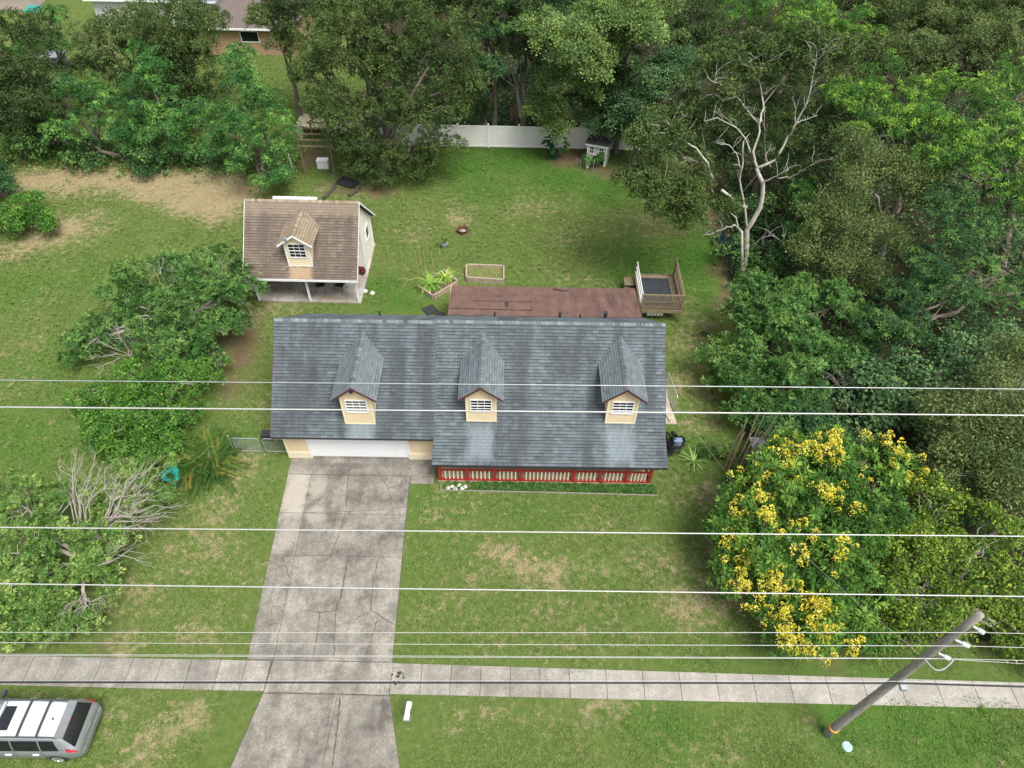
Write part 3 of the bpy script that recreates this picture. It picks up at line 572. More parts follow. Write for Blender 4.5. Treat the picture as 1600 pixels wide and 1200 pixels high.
# ================================================================ POLE AND WIRES
wood = M('weathered_wood', (.29,.27,.24), .9, .3, 4, bump=.5, dirt=(.15,.125,.10), dirt_amt=.7, st=(3, 3, .6)); galv = M('galvanised_steel', (.45,.47,.48), .45, .1, metal=.6)
pole_b = Vector((12.51, 8.84, 0)); pole_t = Vector((13.05, 8.84, 11.0)); pole_t = GY(1532, 960, 8.84)
pole = thing('utility_pole', 'weathered wooden utility pole with three standoff insulators on the verge grass', 'utility pole', pole_b)
mb = MB(); N = 12; mb.tube([pole_b.lerp(pole_t, i/N) + (Vector((0, 0, -.3)) if i == 0 else Vector()) for i in range(N+1)], [.168-.058*i/N for i in range(N+1)], 14); mb.build('shaft', wood, pole, smooth=True)
ins = M('porcelain_grey', (.66,.70,.72), .35, .05)
def on_pole(z): return pole_b.lerp(pole_t, z/pole_t.z)
tips = [GY(1537, 989, 8.6), GY(1514, 1010, 8.6), GY(1484, 1030, 8.6)]
for tp in tips:
    b0 = on_pole(min(tp.z+.12, pole_t.z-.12))+Vector((.04, -.1, 0)); b1 = b0-Vector((.02, 0, .5)); e = b0.lerp(tp, .5)
    mb = MB(); mb.tube([b0, e], .045, 8); mb.tube([b1, e], .03, 8); arm = mb.build('bracket_arm', galv, pole)
    mb = MB(); d = (tp-e)
    for i in range(6): mb.tube([e+d*(i/6), e+d*((i+.45)/6), e+d*((i+.5)/6), e+d*((i+1)/6)], [.075, .075, .05, .05], 10)
    mb.build('insulator', ins, arm, smooth=False)
mb = MB(); c0 = on_pole(.75)
for k in range(2): mb.lathe((c0.x, c0.y, c0.z-.03+.05*k), [(.185, 0), (.195, .01), (.195, .03), (.185, .04)], 14)
mb.build('orange_band', M('orange_tape', (.62,.30,.04), .6), pole)
mb = MB(); c0 = on_pole(6.0); mb.box((c0.x-.1, c0.y-.42, c0.z-.08), (c0.x+.1, c0.y-.13, c0.z+.06)); mb.build('cable_bracket', galv, pole)
mb = MB(); c0 = on_pole(8.2)
mb.tube([c0+Vector((-.45+.9*i/10, -.3-.25*math.sin(math.pi*i/10), .1-.25*math.sin(math.pi*i/10))) for i in range(11)], .02, 6); mb.build('jumper_cable', galv, pole)
al = M('bare_aluminium_wire', (.46,.46,.445), .45, .06, metal=.25); blk = M('black_cable', (.02,.02,.022), .6, .1)
def wire(name, p, q, rad, mat, label, sag=.0, mid=None):
    p, q = Vector(p), Vector(q); d = q-p
    a, c_ = p-d*.6, q+d*.6; pts = [a.lerp(c_, i/36)+Vector((0, 0, sag*((i/36-.5)**2*4-.2))) for i in range(37)]
    if mid:
        pts = [m_ for m_ in mid]
    mb = MB(); mb.tube(pts, rad, 6); top(name, mb, mat, pts[0], label, 'wire', smooth=True)
wire('overhead_wire', GY(0, 594, 4.2), GY(1600, 608, 4.2), .004, galv, 'thin grey shield wire crossing the house roof above the thick wire')
wire('overhead_wire', GY(0, 636, 5.0), GY(1600, 649, 5.0), .0085, al, 'thick pale wire crossing in front of the dormer windows')
wire('overhead_wire', GY(0, 824, 5.0), GY(1600, 838, 5.0), .0095, al, 'thick pale wire crossing the lawn between porch and dry patch')
wire('overhead_wire', GY(0, 912, 5.0), GY(1600, 932, 5.0), .0105, al, 'thick pale wire crossing the lawn below the dry patch')
for (yl, yr), tp, lb in zip(((988, 990), (1004, 1012), (1024, 1032)), tips, ('pale wire on the topmost insulator of the utility pole', 'pale wire on the middle insulator of the utility pole', 'pale wire on the lowest insulator of the utility pole')):
    a, c_ = GY(0, yl, 8.6), GY(1600, yr, 8.6); a2 = tp+(a-tp)*1.8; c2 = tp+(c_-tp)*8
    wire('overhead_wire', a, c_, .0095, al, lb, mid=[a2, a, a.lerp(tp, .5), tp+Vector((0, 0, .03)), c_, c2])
a, q, c_ = GY(0, 1022, 8.4), on_pole(8.0)+Vector((0, -.16, 0)), GY(1600, 1037, 8.4)
wire('neutral_wire', a, c_, .008, al, 'thin grey neutral wire tied to the pole below the insulators', mid=[a+(a-q)*.7, a, q, c_, q+(c_-q)*6])
for dz, rad, mt, lb, yl, yr in ((0, .03, blk, 'black communication cable crossing over the pavement, lower of two', 1066, 1073), (.0, .008, galv, 'thin grey cable crossing over the pavement, just above the black cable', 1063, 1069)):
    a, q, c_ = GY(0, yl, 8.5), GY(1410, yl+1.5, 8.5), GY(1600, yr, 8.5)
    wire('communication_cable', a, c_, rad, mt, lb, mid=[a+(a-q)*.5, a, q, c_, q+(c_-q)*6])
sd_ = GY(1056, 631, 25.5); pp = on_pole(7.6); mid = [sd_.lerp(pp, i/14)+Vector((0, 0, -1.1*math.sin(math.pi*i/14))) for i in range(15)]
wire('service_wire', sd_, pp, .007, al, 'thin service wire running from the house side down through the yellow-flowering tree', mid=mid)

# ================================================================ CAR
car = thing('parked_minivan', 'silver minivan with white roof, roof rack and sunroof parked on the verge', 'car', (-15.65, 8.34, 0), R(180.6))
silver = M('silver_paint', (.34,.365,.375), .28, .04, 3, metal=.55, spec=.6); wroof = M('white_roof', (.66,.67,.69), .3, .02, 3, spec=.5); dglass = M('tinted_glass', (.012,.013,.016), .07, .05, spec=.7)  # roof material whiter than the silver body
tyre = M('tyre_rubber', (.018,.018,.018), .85, .15); rimm = M('alloy_rim', (.55,.56,.57), .35, .05, metal=.8); redl = M('red_lens', (.42,.02,.03), .2, .1, spec=.6); plast = M('dark_plastic', (.055,.057,.062), .55, .1)
# stations from the rear bumper (x=0) to the nose: (x, half width, sill z, shoulder z, roof half width, roof z, glass foot half width)
ST = [(0.0, .80, .42, .72, .66, .86), (.06, .90, .36, .92, .72, 1.02), (.22, .955, .32, 1.02, .70, 1.22), (.40, .975, .30, 1.05, .66, 1.50), (.55, .985, .30, 1.06, .655, 1.68), (1.1, .99, .29, 1.06, .67, 1.74), (2.0, .99, .29, 1.05, .68, 1.765), (2.9, .99, .29, 1.04, .675, 1.745), (3.4, .985, .29, 1.03, .66, 1.66), (3.9, .98, .29, 1.02, .67, 1.30), (4.15, .97, .29, 1.0, .72, 1.10), (4.75, .93, .30, .88, .70, .96), (5.02, .84, .36, .68, .62, .80), (5.12, .70, .42, .56, .55, .62)]
def prof(s):
    x, hw, zs, zh, rw, rz_ = s
    right = [(hw*.86, zs-.08), (hw*.97, zs), (hw, zs+.18), (hw*1.0, (zs+zh)/2+.08), (hw*.975, zh-.03), (hw*.945, zh)]
    gl_ = [(lerp(hw*.945, rw, k)+.03*math.sin(math.pi*k), lerp(zh, rz_-.05, k)) for k in (.08, .5, .92)]
    return right+gl_+[(rw-.04, rz_-.015), (rw*.6, rz_+.012), (0, rz_+.022)]
rows = []
for s in ST:
    p = prof(s); rows.append([(s[0], -a, c_) for a, c_ in p]+[(s[0], a, c_) for a, c_ in p[-2::-1]])
def car_pt(x, v):                                   # v: 0..len-1 along the right-hand profile
    xs = [s[0] for s in ST]; i = max(k for k in range(len(xs)-1) if xs[k] <= x or k == 0); t = (x-xs[i])/(xs[i+1]-xs[i])
    j = min(int(v), 10); f_ = v-j; A = prof(ST[i]); B = prof(ST[i+1])
    a = [lerp(lerp(A[j][q], A[j+1][q], f_), lerp(B[j][q], B[j+1][q], f_), t) for q in (0, 1)]; return a
mb = MB(); nR = len(rows[0])
for r_ in rows: mb.v += [(a+car.location.x, b_+car.location.y, c_) for a, b_, c_ in r_]
for i in range(len(rows)-1):
    for j in range(nR-1): mb.f.append((i*nR+j, i*nR+j+1, (i+1)*nR+j+1, (i+1)*nR+j)); mb.t.append(.5)
    mb.f.append((i*nR+nR-1, i*nR, (i+1)*nR, (i+1)*nR+nR-1)); mb.t.append(.5)
mb.f += [tuple(range(nR-1, -1, -1)), tuple((len(rows)-1)*nR+j for j in range(nR))]; mb.t += [.5, .5]
body = mb.build('body', silver, car, smooth=True)
for p in body.data.polygons:
    if len(p.vertices) > 6: p.use_smooth = False
cl_ = car.location
def skin(x0, x1, v0, v1, side, off, nx=8, nv=3, shear=(0, 0, 0, 0)):     # a patch lying on the body skin
    mb = MB(); g_ = []
    for i in range(nx+1):
        for j in range(nv+1):
            fu, fv = i/nx, j/nv; x = lerp(x0+shear[0]*fv, x1+shear[1]*fv, fu); v = lerp(v0, v1, fv); a = car_pt(x, v)
            e = .01; b0 = car_pt(x, max(v-.05, 0)); b1 = car_pt(x, min(v+.05, 11)); d = Vector((b1[0]-b0[0], b1[1]-b0[1])); 
            nrm = Vector((d.y, -d.x)).normalized() if d.length > 1e-6 else Vector((0, 1))
            g_.append((x+cl_.x, side*(a[0]+nrm.x*off)+cl_.y, a[1]+nrm.y*off))
    mb.v = g_
    for i in range(nx):
        for j in range(nv):
            k = i*(nv+1)+j; q = (k, k+1, k+nv+2, k+nv+1); mb.f.append(q if side > 0 else q[::-1]); mb.t.append(.5)
    return mb
for side in (-1, 1):
    for x0, x1, sh_ in ((.62, 1.25, (.12, 0, 0, 0)), (1.31, 2.25, (0, 0, 0, 0)), (2.31, 3.25, (0, -.12, 0, 0))): skin(x0, x1, 6.05, 7.85, side, .012, shear=sh_).build('side_window', dglass, car, smooth=True)
    skin(.30, 4.6, 5.0, 5.12, side, .006, 20, 1).build('window_trim', rimm, car)
    skin(1.28, 1.30, 1.2, 5.9, side, .004, 1, 8).build('door_seam', plast, car); skin(2.29, 2.31, 1.2, 5.9, side, .004, 1, 8).build('door_seam', plast, car)
    mb = MB()
    for hx in (1.42, 2.42): mb.box((hx+cl_.x, side*1.0-.02+cl_.y, .88), (hx+.2+cl_.x, side*1.0+.03+cl_.y, .92))
    for hx in (1.42, 2.42): box_obj('door_handle', (hx+cl_.x, side*.985-.025+cl_.y, .87), (hx+.22+cl_.x, side*.985+.035+cl_.y, .92), wroof, car)
    rl_ = MB(); rl_.tube([(x+cl_.x, side*.66+cl_.y, z) for x, z in ((.55, 1.70), (.7, 1.80), (1.6, 1.84), (2.6, 1.84), (3.2, 1.78), (3.35, 1.70))], .025, 6); rl_.build('roof_rail', plast, car)
    ta = skin(.05, .34, 4.2, 6.6, side, .02, 6, 5, (.06, .06, 0, 0)); ta.build('tail_light', redl, car)
    mi = MB(); mi.obox((3.62+cl_.x, side*1.12+cl_.y, 1.08), (.07, 0, 0), (0, .12, 0), (0, 0, .08)); mi.bar((3.62+cl_.x, side*.93+cl_.y, 1.04), (3.62+cl_.x, side*1.05+cl_.y, 1.06), .05); mi.build('wing_mirror', plast, car)
rp = skin(.62, 3.0, 9.15, 11, 1, .006, 10, 4); rp2 = skin(.62, 3.0, 9.15, 11, -1, .006, 10, 4)
k = len(rp.v); rp.v += rp2.v; rp.f += [tuple(i+k for i in f_) for f_ in rp2.f]; rp.t += rp2.t; rp.build('roof_panel', wroof, car, smooth=True)
for hx in (1.25, 1.95):
    mb = MB(); mb.tube([(hx+cl_.x, -.66+cl_.y, 1.83), (hx+cl_.x, -.4+cl_.y, 1.86), (hx+cl_.x, .4+cl_.y, 1.86), (hx+cl_.x, .66+cl_.y, 1.83)], .05, 6); mb.build('cross_bar', plast, car)
mb = MB(); mb.prism([(2.42+cl_.x, -.42+cl_.y), (2.82+cl_.x, -.42+cl_.y), (2.86+cl_.x, 0+cl_.y), (2.82+cl_.x, .42+cl_.y), (2.42+cl_.x, .42+cl_.y)], 1.76, 1.803); mb.build('sunroof', dglass, car)
mb = MB()                                            # rear glass on the tailgate, spoiler, plate, bumper
mb.face([(.14+cl_.x, -.78+cl_.y, 1.10), (.14+cl_.x, .78+cl_.y, 1.10), (.46+cl_.x, .64+cl_.y, 1.58), (.46+cl_.x, -.64+cl_.y, 1.58)][::-1]); 
mb.v = [(a-.045, b_, c_+.035) for a, b_, c_ in mb.v]; mb.build('rear_window', dglass, car)
sp_ = MB(); sp_.obox((.50+cl_.x, cl_.y, 1.715), (.15, 0, .035), (0, .66, 0), (0, 0, .022)); sp_.build('spoiler', M('spoiler_grey', (.17,.18,.19), .4), car)
box_obj('brake_light', (.345+cl_.x, cl_.y-.12, 1.665), (.36+cl_.x, cl_.y+.12, 1.70), redl, car)
skin(3.38, 3.95, 8.95, 11, 1, .012, 4, 4).build('windscreen', dglass, car); skin(3.38, 3.95, 8.95, 11, -1, .012, 4, 4).build('windscreen', dglass, car)
mb = MB(); mb.box((-.03+cl_.x, cl_.y-.78, .42), (.05+cl_.x, cl_.y+.78, .64)); mb.build('bumper', silver, car)
mb = MB(); mb.box((.0+cl_.x, cl_.y-.62, .635), (.1+cl_.x, cl_.y+.62, .665)); mb.build('bumper_step', plast, car)
box_obj('number_plate', (.005+cl_.x, cl_.y-.16, .74), (.025+cl_.x, cl_.y+.16, .90), M('plate_white', (.7,.72,.7), .5, .05), car)
mb = MB(); mb.lathe((.95+cl_.x, cl_.y, 1.745), [(.05, 0), (.045, .03), (.02, .06), (.01, .065)], 8); mb.build('antenna', plast, car)
for hx in (.98, 4.05):
    for side in (-1, 1):
        wl = thing('wheel', 'x', 'x') if False else None
        mb = MB(); cy_ = side*.885; prof_ = [(.20, -.11), (.30, -.115), (.335, -.08), (.345, 0), (.335, .08), (.30, .115), (.20, .11)]; n_ = 22; k0 = 0
        for r_, o_ in prof_:
            for j in range(n_): q = 2*math.pi*j/n_; mb.v.append((hx+cl_.x+r_*math.cos(q), cy_+o_+cl_.y, .345+r_*math.sin(q)))
        for i in range(len(prof_)-1):
            for j in range(n_): mb.f.append((i*n_+j, i*n_+(j+1) % n_, (i+1)*n_+(j+1) % n_, (i+1)*n_+j)); mb.t.append(.5)
        mb.f += [tuple(range(n_)), tuple((len(prof_)-1)*n_+j for j in range(n_-1, -1, -1))]; mb.t += [.5, .5]
        wl = mb.build('wheel', tyre, car, smooth=False)
        rm_ = MB(); yo = cy_+side*.112+cl_.y
        for q in range(7):
            a = 2*math.pi*q/7; rm_.bar((hx+cl_.x, yo, .345), (hx+cl_.x+.215*math.cos(a), yo, .345+.215*math.sin(a)), .05, .03, up=(0, 1, 0))
        rm_.tube([(hx+cl_.x+.215*math.cos(q), yo, .345+.215*math.sin(q)) for q in np.linspace(0, 2*math.pi, 19)], .018, 5, False); rm_.build('rim', rimm, wl)
        ar = MB()
        for q in range(12):
            a, c_ = math.pi*q/12, math.pi*(q+1)/12; y_ = side*.995+cl_.y
            ar.face([(hx+cl_.x+.355*math.cos(a), y_, .345+.355*math.sin(a)), (hx+cl_.x+.41*math.cos(a), y_, .345+.41*math.sin(a)), (hx+cl_.x+.41*math.cos(c_), y_, .345+.41*math.sin(c_)), (hx+cl_.x+.355*math.cos(c_), y_, .345+.355*math.sin(c_))])
        ar.build('wheel_arch', plast, car)

# ================================================================ YARD THINGS
# mailbox on a post
P = G(637, 1111, 1.05); mbx = thing('mailbox', 'white mailbox on a post beside the driveway apron', 'mailbox', (P.x, P.y, 0), R(-5))
mb = MB(); n_ = 10; sec = [(-.1, 0), (.1, 0), (.1, .12)]+[(.1*math.cos(a), .12+.1*math.sin(a)) for a in np.linspace(0, math.pi, n_)[1:-1]]+[(-.1, .12)]; k = len(sec)
mb.v = [(P.x+a, P.y-.32, .95+c_) for a, c_ in sec]+[(P.x+a, P.y+.32, .95+c_) for a, c_ in sec]; mb.f = [tuple(range(k)), tuple(range(2*k-1, k-1, -1))]+[((i+1) % k, i, k+i, k+(i+1) % k) for i in range(k)]; mb.t = [.5]*len(mb.f); mb.build('box', whitep, mbx)
box_obj('post', (P.x-.05, P.y-.05, 0), (P.x+.05, P.y+.05, .95), wood, mbx); box_obj('door', (P.x-.1, P.y-.34, .95), (P.x+.1, P.y-.322, 1.15), M('mailbox_grey', (.45,.48,.5), .5), mbx); box_obj('flag', (P.x+.105, P.y-.1, 1.05), (P.x+.115, P.y+.06, 1.13), red, mbx)
P = G(1323, 1167); mb = MB(); mb.lathe((P.x, P.y, .0), [(.2, 0), (.2, .05), (.17, .07), (.05, .075)], 16); top('meter_cover', mb, M('pale_blue_plastic', (.33,.44,.47), .6, .2), (P.x, P.y, 0), 'round pale blue utility cover in the grass beside the pole', 'cover')
# raised beds
def bed(pix, h, label, mat, soil, wd=.1):
    P = [G(*q) for q in pix]; c_ = sum(P, Vector())/len(P); t = thing('raised_bed', label, 'garden bed', (c_.x, c_.y, 0))
    for a, b_ in zip(P, P[1:]+P[:1]):
        d = (b_-a).normalized(); mb = MB(); mb.bar(a+d*.051+Vector((0, 0, h/2)), b_-d*.051+Vector((0, 0, h/2)), wd, h); mb.build('board', mat, t)
    mb = MB(); mb.prism([(c_+(p-c_)*.95).xy for p in P], 0, h*.5); mb.build('soil', soil, t); return t, c_
bedw = M('bed_timber', (.34,.27,.20), .9, .25, 5, bump=.4); soil = M('bed_soil', (.10,.075,.045), .95, .4, 8, bump=.6); weedy = M('weedy_soil', (.13,.15,.045), .95, .4, 6, bump=.8)
b1, bc = bed([(653,451),(677,468),(716,445),(694,428)], .35, 'diamond-set timber raised bed with lily clumps and bamboo stakes', bedw, soil)
b2, bc2 = bed([(729,440),(787,444),(787,422),(729,420)], .4, 'rectangular timber raised bed overgrown with weeds', bedw, weedy)
for i, (px, py, h) in enumerate([(655,432,2.0),(661,436,2.2),(666,434,2.1),(677,434,2.1),(688,424,2.3)]):
    P = G(px, py); mb = MB(); mb.tube([P, P+Vector((-.06+.03*i, .05, h*.5)), P+Vector((-.12+.04*i, .08, h))], .014, 5); top('garden_stake', mb, M('bamboo_cane', (.42,.33,.18), .7), P, 'thin tan bamboo stake standing in the lily bed', 'stake', 'bamboo stakes in the lily bed')
mb = MB(); P = G(668, 452)
mb.tube([P+Vector((0, 0, .3)), P+Vector((-.5, .1, .9)), P+Vector((-1.2, 0, .7)), P+Vector((-1.6, -.1, .15))], .018, 5); mb.tube([P+Vector((-1.1, 0, .75)), P+Vector((-1.5, .3, .6)), P+Vector((-1.9, .3, .55))], .014, 5); top('dry_vine', mb, M('dry_stem', (.36,.30,.2), .9), P, 'dry bent vine stem arching out of the lily bed', 'stem')
# mats on the lawn
mats_ = M('black_mat', (.03,.03,.034), .8, .2)
for px, py, s, lb in ((672, 485, .42, 'larger black square mat on the grass behind the house'), (688, 494, .32, 'smaller black square mat on the grass behind the house')):
    P = G(px, py); mb = MB(); mb.obox((P.x, P.y, .05), (s*.75, s*.5, 0), (-s*.5, s*.75, 0), (0, 0, .03)); top('ground_mat', mb, mats_, (P.x, P.y, .02), lb, 'mat')
# fire pit and pot
P = G(723, 363); fp = thing('fire_pit', 'rusty ring fire pit with ash on the back lawn', 'fire pit', P); mb = MB(); mb.lathe(P, [(.34, 0), (.4, .3), (.36, .3), (.30, .06)], 20); mb.build('ring', M('rusty_steel', (.12,.05,.03), .9, .4, 9), fp)
mb = MB(); mb.lathe(P+Vector((.03, .02, .05)), [(.28, 0), (.2, .07), (.07, .14), (.02, .15)], 10); mb.build('ash', M('ash_grey', (.32,.27,.24), .95, .4), fp)
P = G(694, 385); pt = thing('planter', 'grey round planter with wispy plant on the back lawn', 'planter', P); mb = MB(); mb.lathe(P, [(.2, 0), (.3, .3), (.27, .3), (.24, .24), (.02, .24)], 16); mb.build('pot', M('grey_pot', (.30,.33,.33), .7, .15), pt)
# boards and bits
# elevated deck behind the sunroom
dk = thing('raised_deck', 'small raised timber deck with lattice railing and black floor behind the sunroom', 'deck', (8.9, 33.9, 0)); dw = M('deck_timber', (.21,.165,.105), .9, .25, 6, bump=.4, dirt=(.13,.10,.07), dirt_amt=.5)
x0, x1, y0, y1, zf = 7.74, 10.12, 32.42, 35.7, 1.02
boxes('post', [((a-.05, b_-.05, 0), (a+.05, b_+.05, c_)) for a, b_, c_ in ((x0, y0, 2.2), (x1, y0, 2.2), (x0, y1, 2.0), (x1, y1, 2.35))], dw, dk)
boxes('beam', [((x0, y0-.1, zf-.2), (x1, y0-.055, zf+.02)), ((x0, y1+.055, zf-.2), (x1, y1+.1, zf+.02)), ((x0-.1, y0, zf-.2), (x0-.055, y1, zf+.02)), ((x1+.055, y0, zf-.2), (x1+.1, y1, zf+.02))], dw, dk)
k = 17
for i in range(k): a = y0+(y1-y0)*i/k; box_obj('floor_board', (x0-.04, a+.008, zf-.03), (x1+.04, a+(y1-y0)/k-.008, zf+random.uniform(-.002, .004)), dw, dk)
mb = MB(); 
for i in range(7):
    for j in range(7):
        u_, v_ = i/7, j/7; X0, X1 = x0+.12+u_*1.85, x0+.12+(u_+1/7)*1.85; Y0, Y1 = y0+.35+v_*2.6, y0+.35+(v_+1/7)*2.6
        hz_ = lambda a, b_: zf+.035+.025*math.sin(a*5+b_*3)*math.sin(b_*4)
        mb.face([(X0, Y0, hz_(X0, Y0)), (X1, Y0, hz_(X1, Y0)), (X1, Y1, hz_(X1, Y1)), (X0, Y1, hz_(X0, Y1))])
mb.build('black_tarp', M('black_tarp', (.028,.032,.038), .55, .25, 5), dk)
for nm, A, B in (('front', (x0, y0), (x1, y0)), ('side', (x1, y0), (x1, y1))):
    A, B = Vector((*A, 0)), Vector((*B, 0)); d = (B-A).normalized(); L = (B-A).length-.1; A = A+d*.05; out = Vector((d.y, -d.x, 0))*.03
    rls = [MB(), MB(), MB()]
    for q, zz in zip(rls, (2.14, 1.62, 1.12)): q.bar(A+Vector((0, 0, zz)), A+d*L+Vector((0, 0, zz)), .06, .08); q.build('rail', dw, dk)
    lt = MB(); s_ = .2; H_ = 1.0; i = -H_
    while i < L:
        for sg in (1, -1):
            a0, a1 = max(i, 0), min(i+H_, L)
            z0_, z1_ = (a0-i), (a1-i)
            if sg < 0: z0_, z1_ = H_-z0_, H_-z1_
            if a1-a0 > .03: lt.bar(A+d*a0+out*(1+.3*sg)+Vector((0, 0, 1.13+z0_)), A+d*a1+out*(1+.3*sg)+Vector((0, 0, 1.13+z1_)), .012, .04, up=out)
        i += s_
    lt.build('lattice', dw, dk, kind='stuff')
wg = M('white_rail', (.6,.6,.57), .6, .1)
for i in range(3): 
    mb = MB(); mb.bar((x0-.06, y0+.1, 1.35+i*.36), (x0-.06, y1, 1.3+i*.36), .05, .1); mb.build('side_rail', wg, dk)
for i in range(5): box_obj('glass_block', (x0+.42+i*.2, y0+.12, .42), (x0+.58+i*.2, y0+.2, .95), M('glass_pane_white', (.55,.62,.64), .2, .2), dk)
for i in range(3): box_obj('step', (x0-.75, y1-.75+i*.02, .22+.27*i-.05), (x0-.12, y1-.5+.28*i, .22+.27*i), dw, dk)
# chicken coop
P = G(945, 261); cp_ = thing('chicken_coop', 'small weathered white coop with two black windows near the back fence', 'coop', P, R(-17)); cpw = M('coop_boards', (.52,.49,.42), .8, .15, 4); og = Vector(P)
def cb_(nm, a, b_, mt, par=None): return box_obj(nm, (og.x+a[0], og.y+a[1], a[2]), (og.x+b_[0], og.y+b_[1], b_[2]), mt, par or cp_)
cb_('wall', (-1.55, .15, .75), (.0, 1.5, 1.62), cpw); cb_('leg', (-.14, .02, 0), (0, .16, .75), whitep); cb_('leg', (-1.55, .02, 0), (-1.43, .16, .75), whitep); cb_('leg', (-.12, 1.4, 0), (0, 1.5, .75), cpw); cb_('leg', (-1.55, 1.4, 0), (-1.43, 1.5, .75), cpw)
for i in range(6): cb_('side_board', (.002, .18+i*.22, .02), (.022, .385+i*.22, 1.6), cpw)
cb_('corner_board', (-.1, .1, .76), (.0, .148, 1.6), whitep); cb_('corner_board', (-1.55, .1, .76), (-1.45, .148, 1.6), whitep); cb_('sill_board', (-1.45, .11, .76), (-.1, .148, .84), whitep); cb_('eave_board', (-1.7, .0, 1.56), (.12, .05, 1.68), whitep)
for a in (-1.2, -.45):
    fr = MB(); 
    for p, q in (((a-.19, .095, .86), (a+.19, .149, .92)), ((a-.19, .095, 1.44), (a+.19, .149, 1.5)), ((a-.19, .095, .92), (a-.14, .149, 1.44)), ((a+.14, .095, .92), (a+.19, .149, 1.44)), ((a-.012, .1, .92), (a+.012, .149, 1.44)), ((a-.14, .1, 1.17), (a+.14, .149, 1.2))): fr.box((og.x+p[0], og.y+p[1], p[2]), (og.x+q[0], og.y+q[1], q[2]))
    wn = fr.build('window', whitep, cp_); cb_('pane', (a-.14, .125, .92), (a+.14, .14, 1.44), glass, wn)
mb = MB(); mb.obox((og.x-.78, og.y+.8, 1.70), (.95, 0, 0), (0, .85, -.09), (0, 0, .03)); mb.build('roof', M('coop_roof', (.06,.055,.055), .85, .2), cp_); cb_('small_door', (-1.3, .05, .28), (-1.05, .09, .72), whitep)
mb = MB(); mb.obox((og.x-1.35, og.y-.25, .32), (.08, -.4, -.28), (.12, .02, 0), (0, .01, .015)); mb.build('ramp', cpw, cp_)
for i, (a, b_) in enumerate([(-2.1, -.75), (-1.8, -.95), (-.75, -.95), (-.6, -.4), (-1.3, -1.05)]): cb_('run_post', (a, b_, 0), (a+.04, b_+.04, .85), galv)
# white vinyl fence: panels of boards between posts, 2.43 m apart
fx = [-14.42+2.43*i for i in range(11)]; fy = 52.96; vinyl = M('white_vinyl', (.84,.82,.78), .5, .05, 3); pole_m = MB(); pole_m.box((-.065, -.065, 0), (.065, .065, 1.95)); pole_m.lathe((0, 0, 1.95), [(.09, 0), (.09, .03), (.02, .09)], 8)
fen = thing('white_fence', 'long white vinyl privacy fence along the back of the lawn', 'fence', (0, fy, 0)); pm = pole_m.mesh('post', vinyl)
b_m = MB(); b_m.box((-.0955, -.018, .14), (.0955, .018, 1.72)); bm_ = b_m.mesh('board', vinyl); r_m = MB(); r_m.box((-1.145, -.04, -.07), (1.145, .04, .07)); rm_ = r_m.mesh('rail', vinyl)
for i, x_ in enumerate(fx):
    link('post', pm, fen, (x_, 0, 0))
    if i < len(fx)-1:
        for j in range(12): link('board', bm_, fen, (x_+.0655+.1965*(j+.5)-.03, random.uniform(-.003, .003), 0))
        link('rail', rm_, fen, (x_+1.215, 0, .12)); link('rail', rm_, fen, (x_+1.215, 0, 1.77))
# pot with large-leaf plant by the fence
P = G(865, 247); ep = thing('potted_plant', 'large-leaf plant in a dark green pot by the white fence', 'plant', P); mb = MB(); mb.lathe(P, [(.22, 0), (.34, .5), (.38, .52), (.36, .56), (.3, .5), (.02, .48)], 16); mb.build('pot', M('green_pot', (.03,.07,.05), .6, .2), ep)
mb = MB(); big = leaf_mat('elephant_leaf', (.012,.04,.015), (.02,.07,.022), (.04,.11,.03))
for i in range(16):
    a = random.uniform(0, 6.28); r_ = random.uniform(.3, 1.0); h = random.uniform(.9, 2.1); tp = P+Vector((math.cos(a)*r_, math.sin(a)*r_, h)); mb.tube([P+Vector((0, 0, .45)), P+Vector((math.cos(a)*r_*.4, math.sin(a)*r_*.4, h*.8)), tp], .018, 4, t=.3)
    d = Vector((math.cos(a), math.sin(a), -.5)).normalized(); s = Vector((-math.sin(a), math.cos(a), 0)); t_ = random.random()
    L = random.uniform(.35, .55); mb.face([tp-d*L*.4, tp-d*L*.2+s*L*.5, tp+d*L*.5+s*L*.35+Vector((0, 0, -.05)), tp+d*L, tp], t_); mb.face([tp-d*L*.4, tp, tp+d*L, tp+d*L*.5-s*L*.35+Vector((0, 0, -.05)), tp-d*L*.2-s*L*.5], t_)
mb.build('leaves', big, ep)
# timber frame with shade sail, white cooler, pole
ft = M('grey_brown_timber', (.21,.155,.10), .9, .25, 5); P0 = G(478, 272); P1 = G(524, 269)
fr = thing('timber_frame', 'open timber shelter frame with slatted top under the big oak', 'frame', (P0.x, P0.y, 0)); W = (P1-P0).length; Dp = 3.6
boxes('post', [((P0.x+a-.06, P0.y+b_-.06, 0), (P0.x+a+.06, P0.y+b_+.06, 2.25)) for a, b_ in ((0, 0), (W, 0), (0, Dp), (W, Dp))], ft, fr)
for i in range(5): box_obj('slat', (P0.x-.25, P0.y-.05+i*Dp/4, 2.26), (P0.x+W+.25, P0.y+.09+i*Dp/4, 2.36), ft, fr)
P = G(506, 262); cl2 = thing('cooler', 'white chest cooler standing under the timber frame', 'cooler', (P.x, P.y, 0)); box_obj('chest', (P.x-.42, P.y-.25, .02), (P.x+.42, P.y+.25, .6), whitep, cl2); box_obj('lid', (P.x-.44, P.y-.27, .603), (P.x+.44, P.y+.27, .72), whitep, cl2)
P = G(458, 266); mb = MB(); mb.tube([P, P+Vector((-.1, 0, 1.6))], .05, 8); top('white_post', mb, vinyl, P, 'short white pipe post beside the timber frame', 'post')
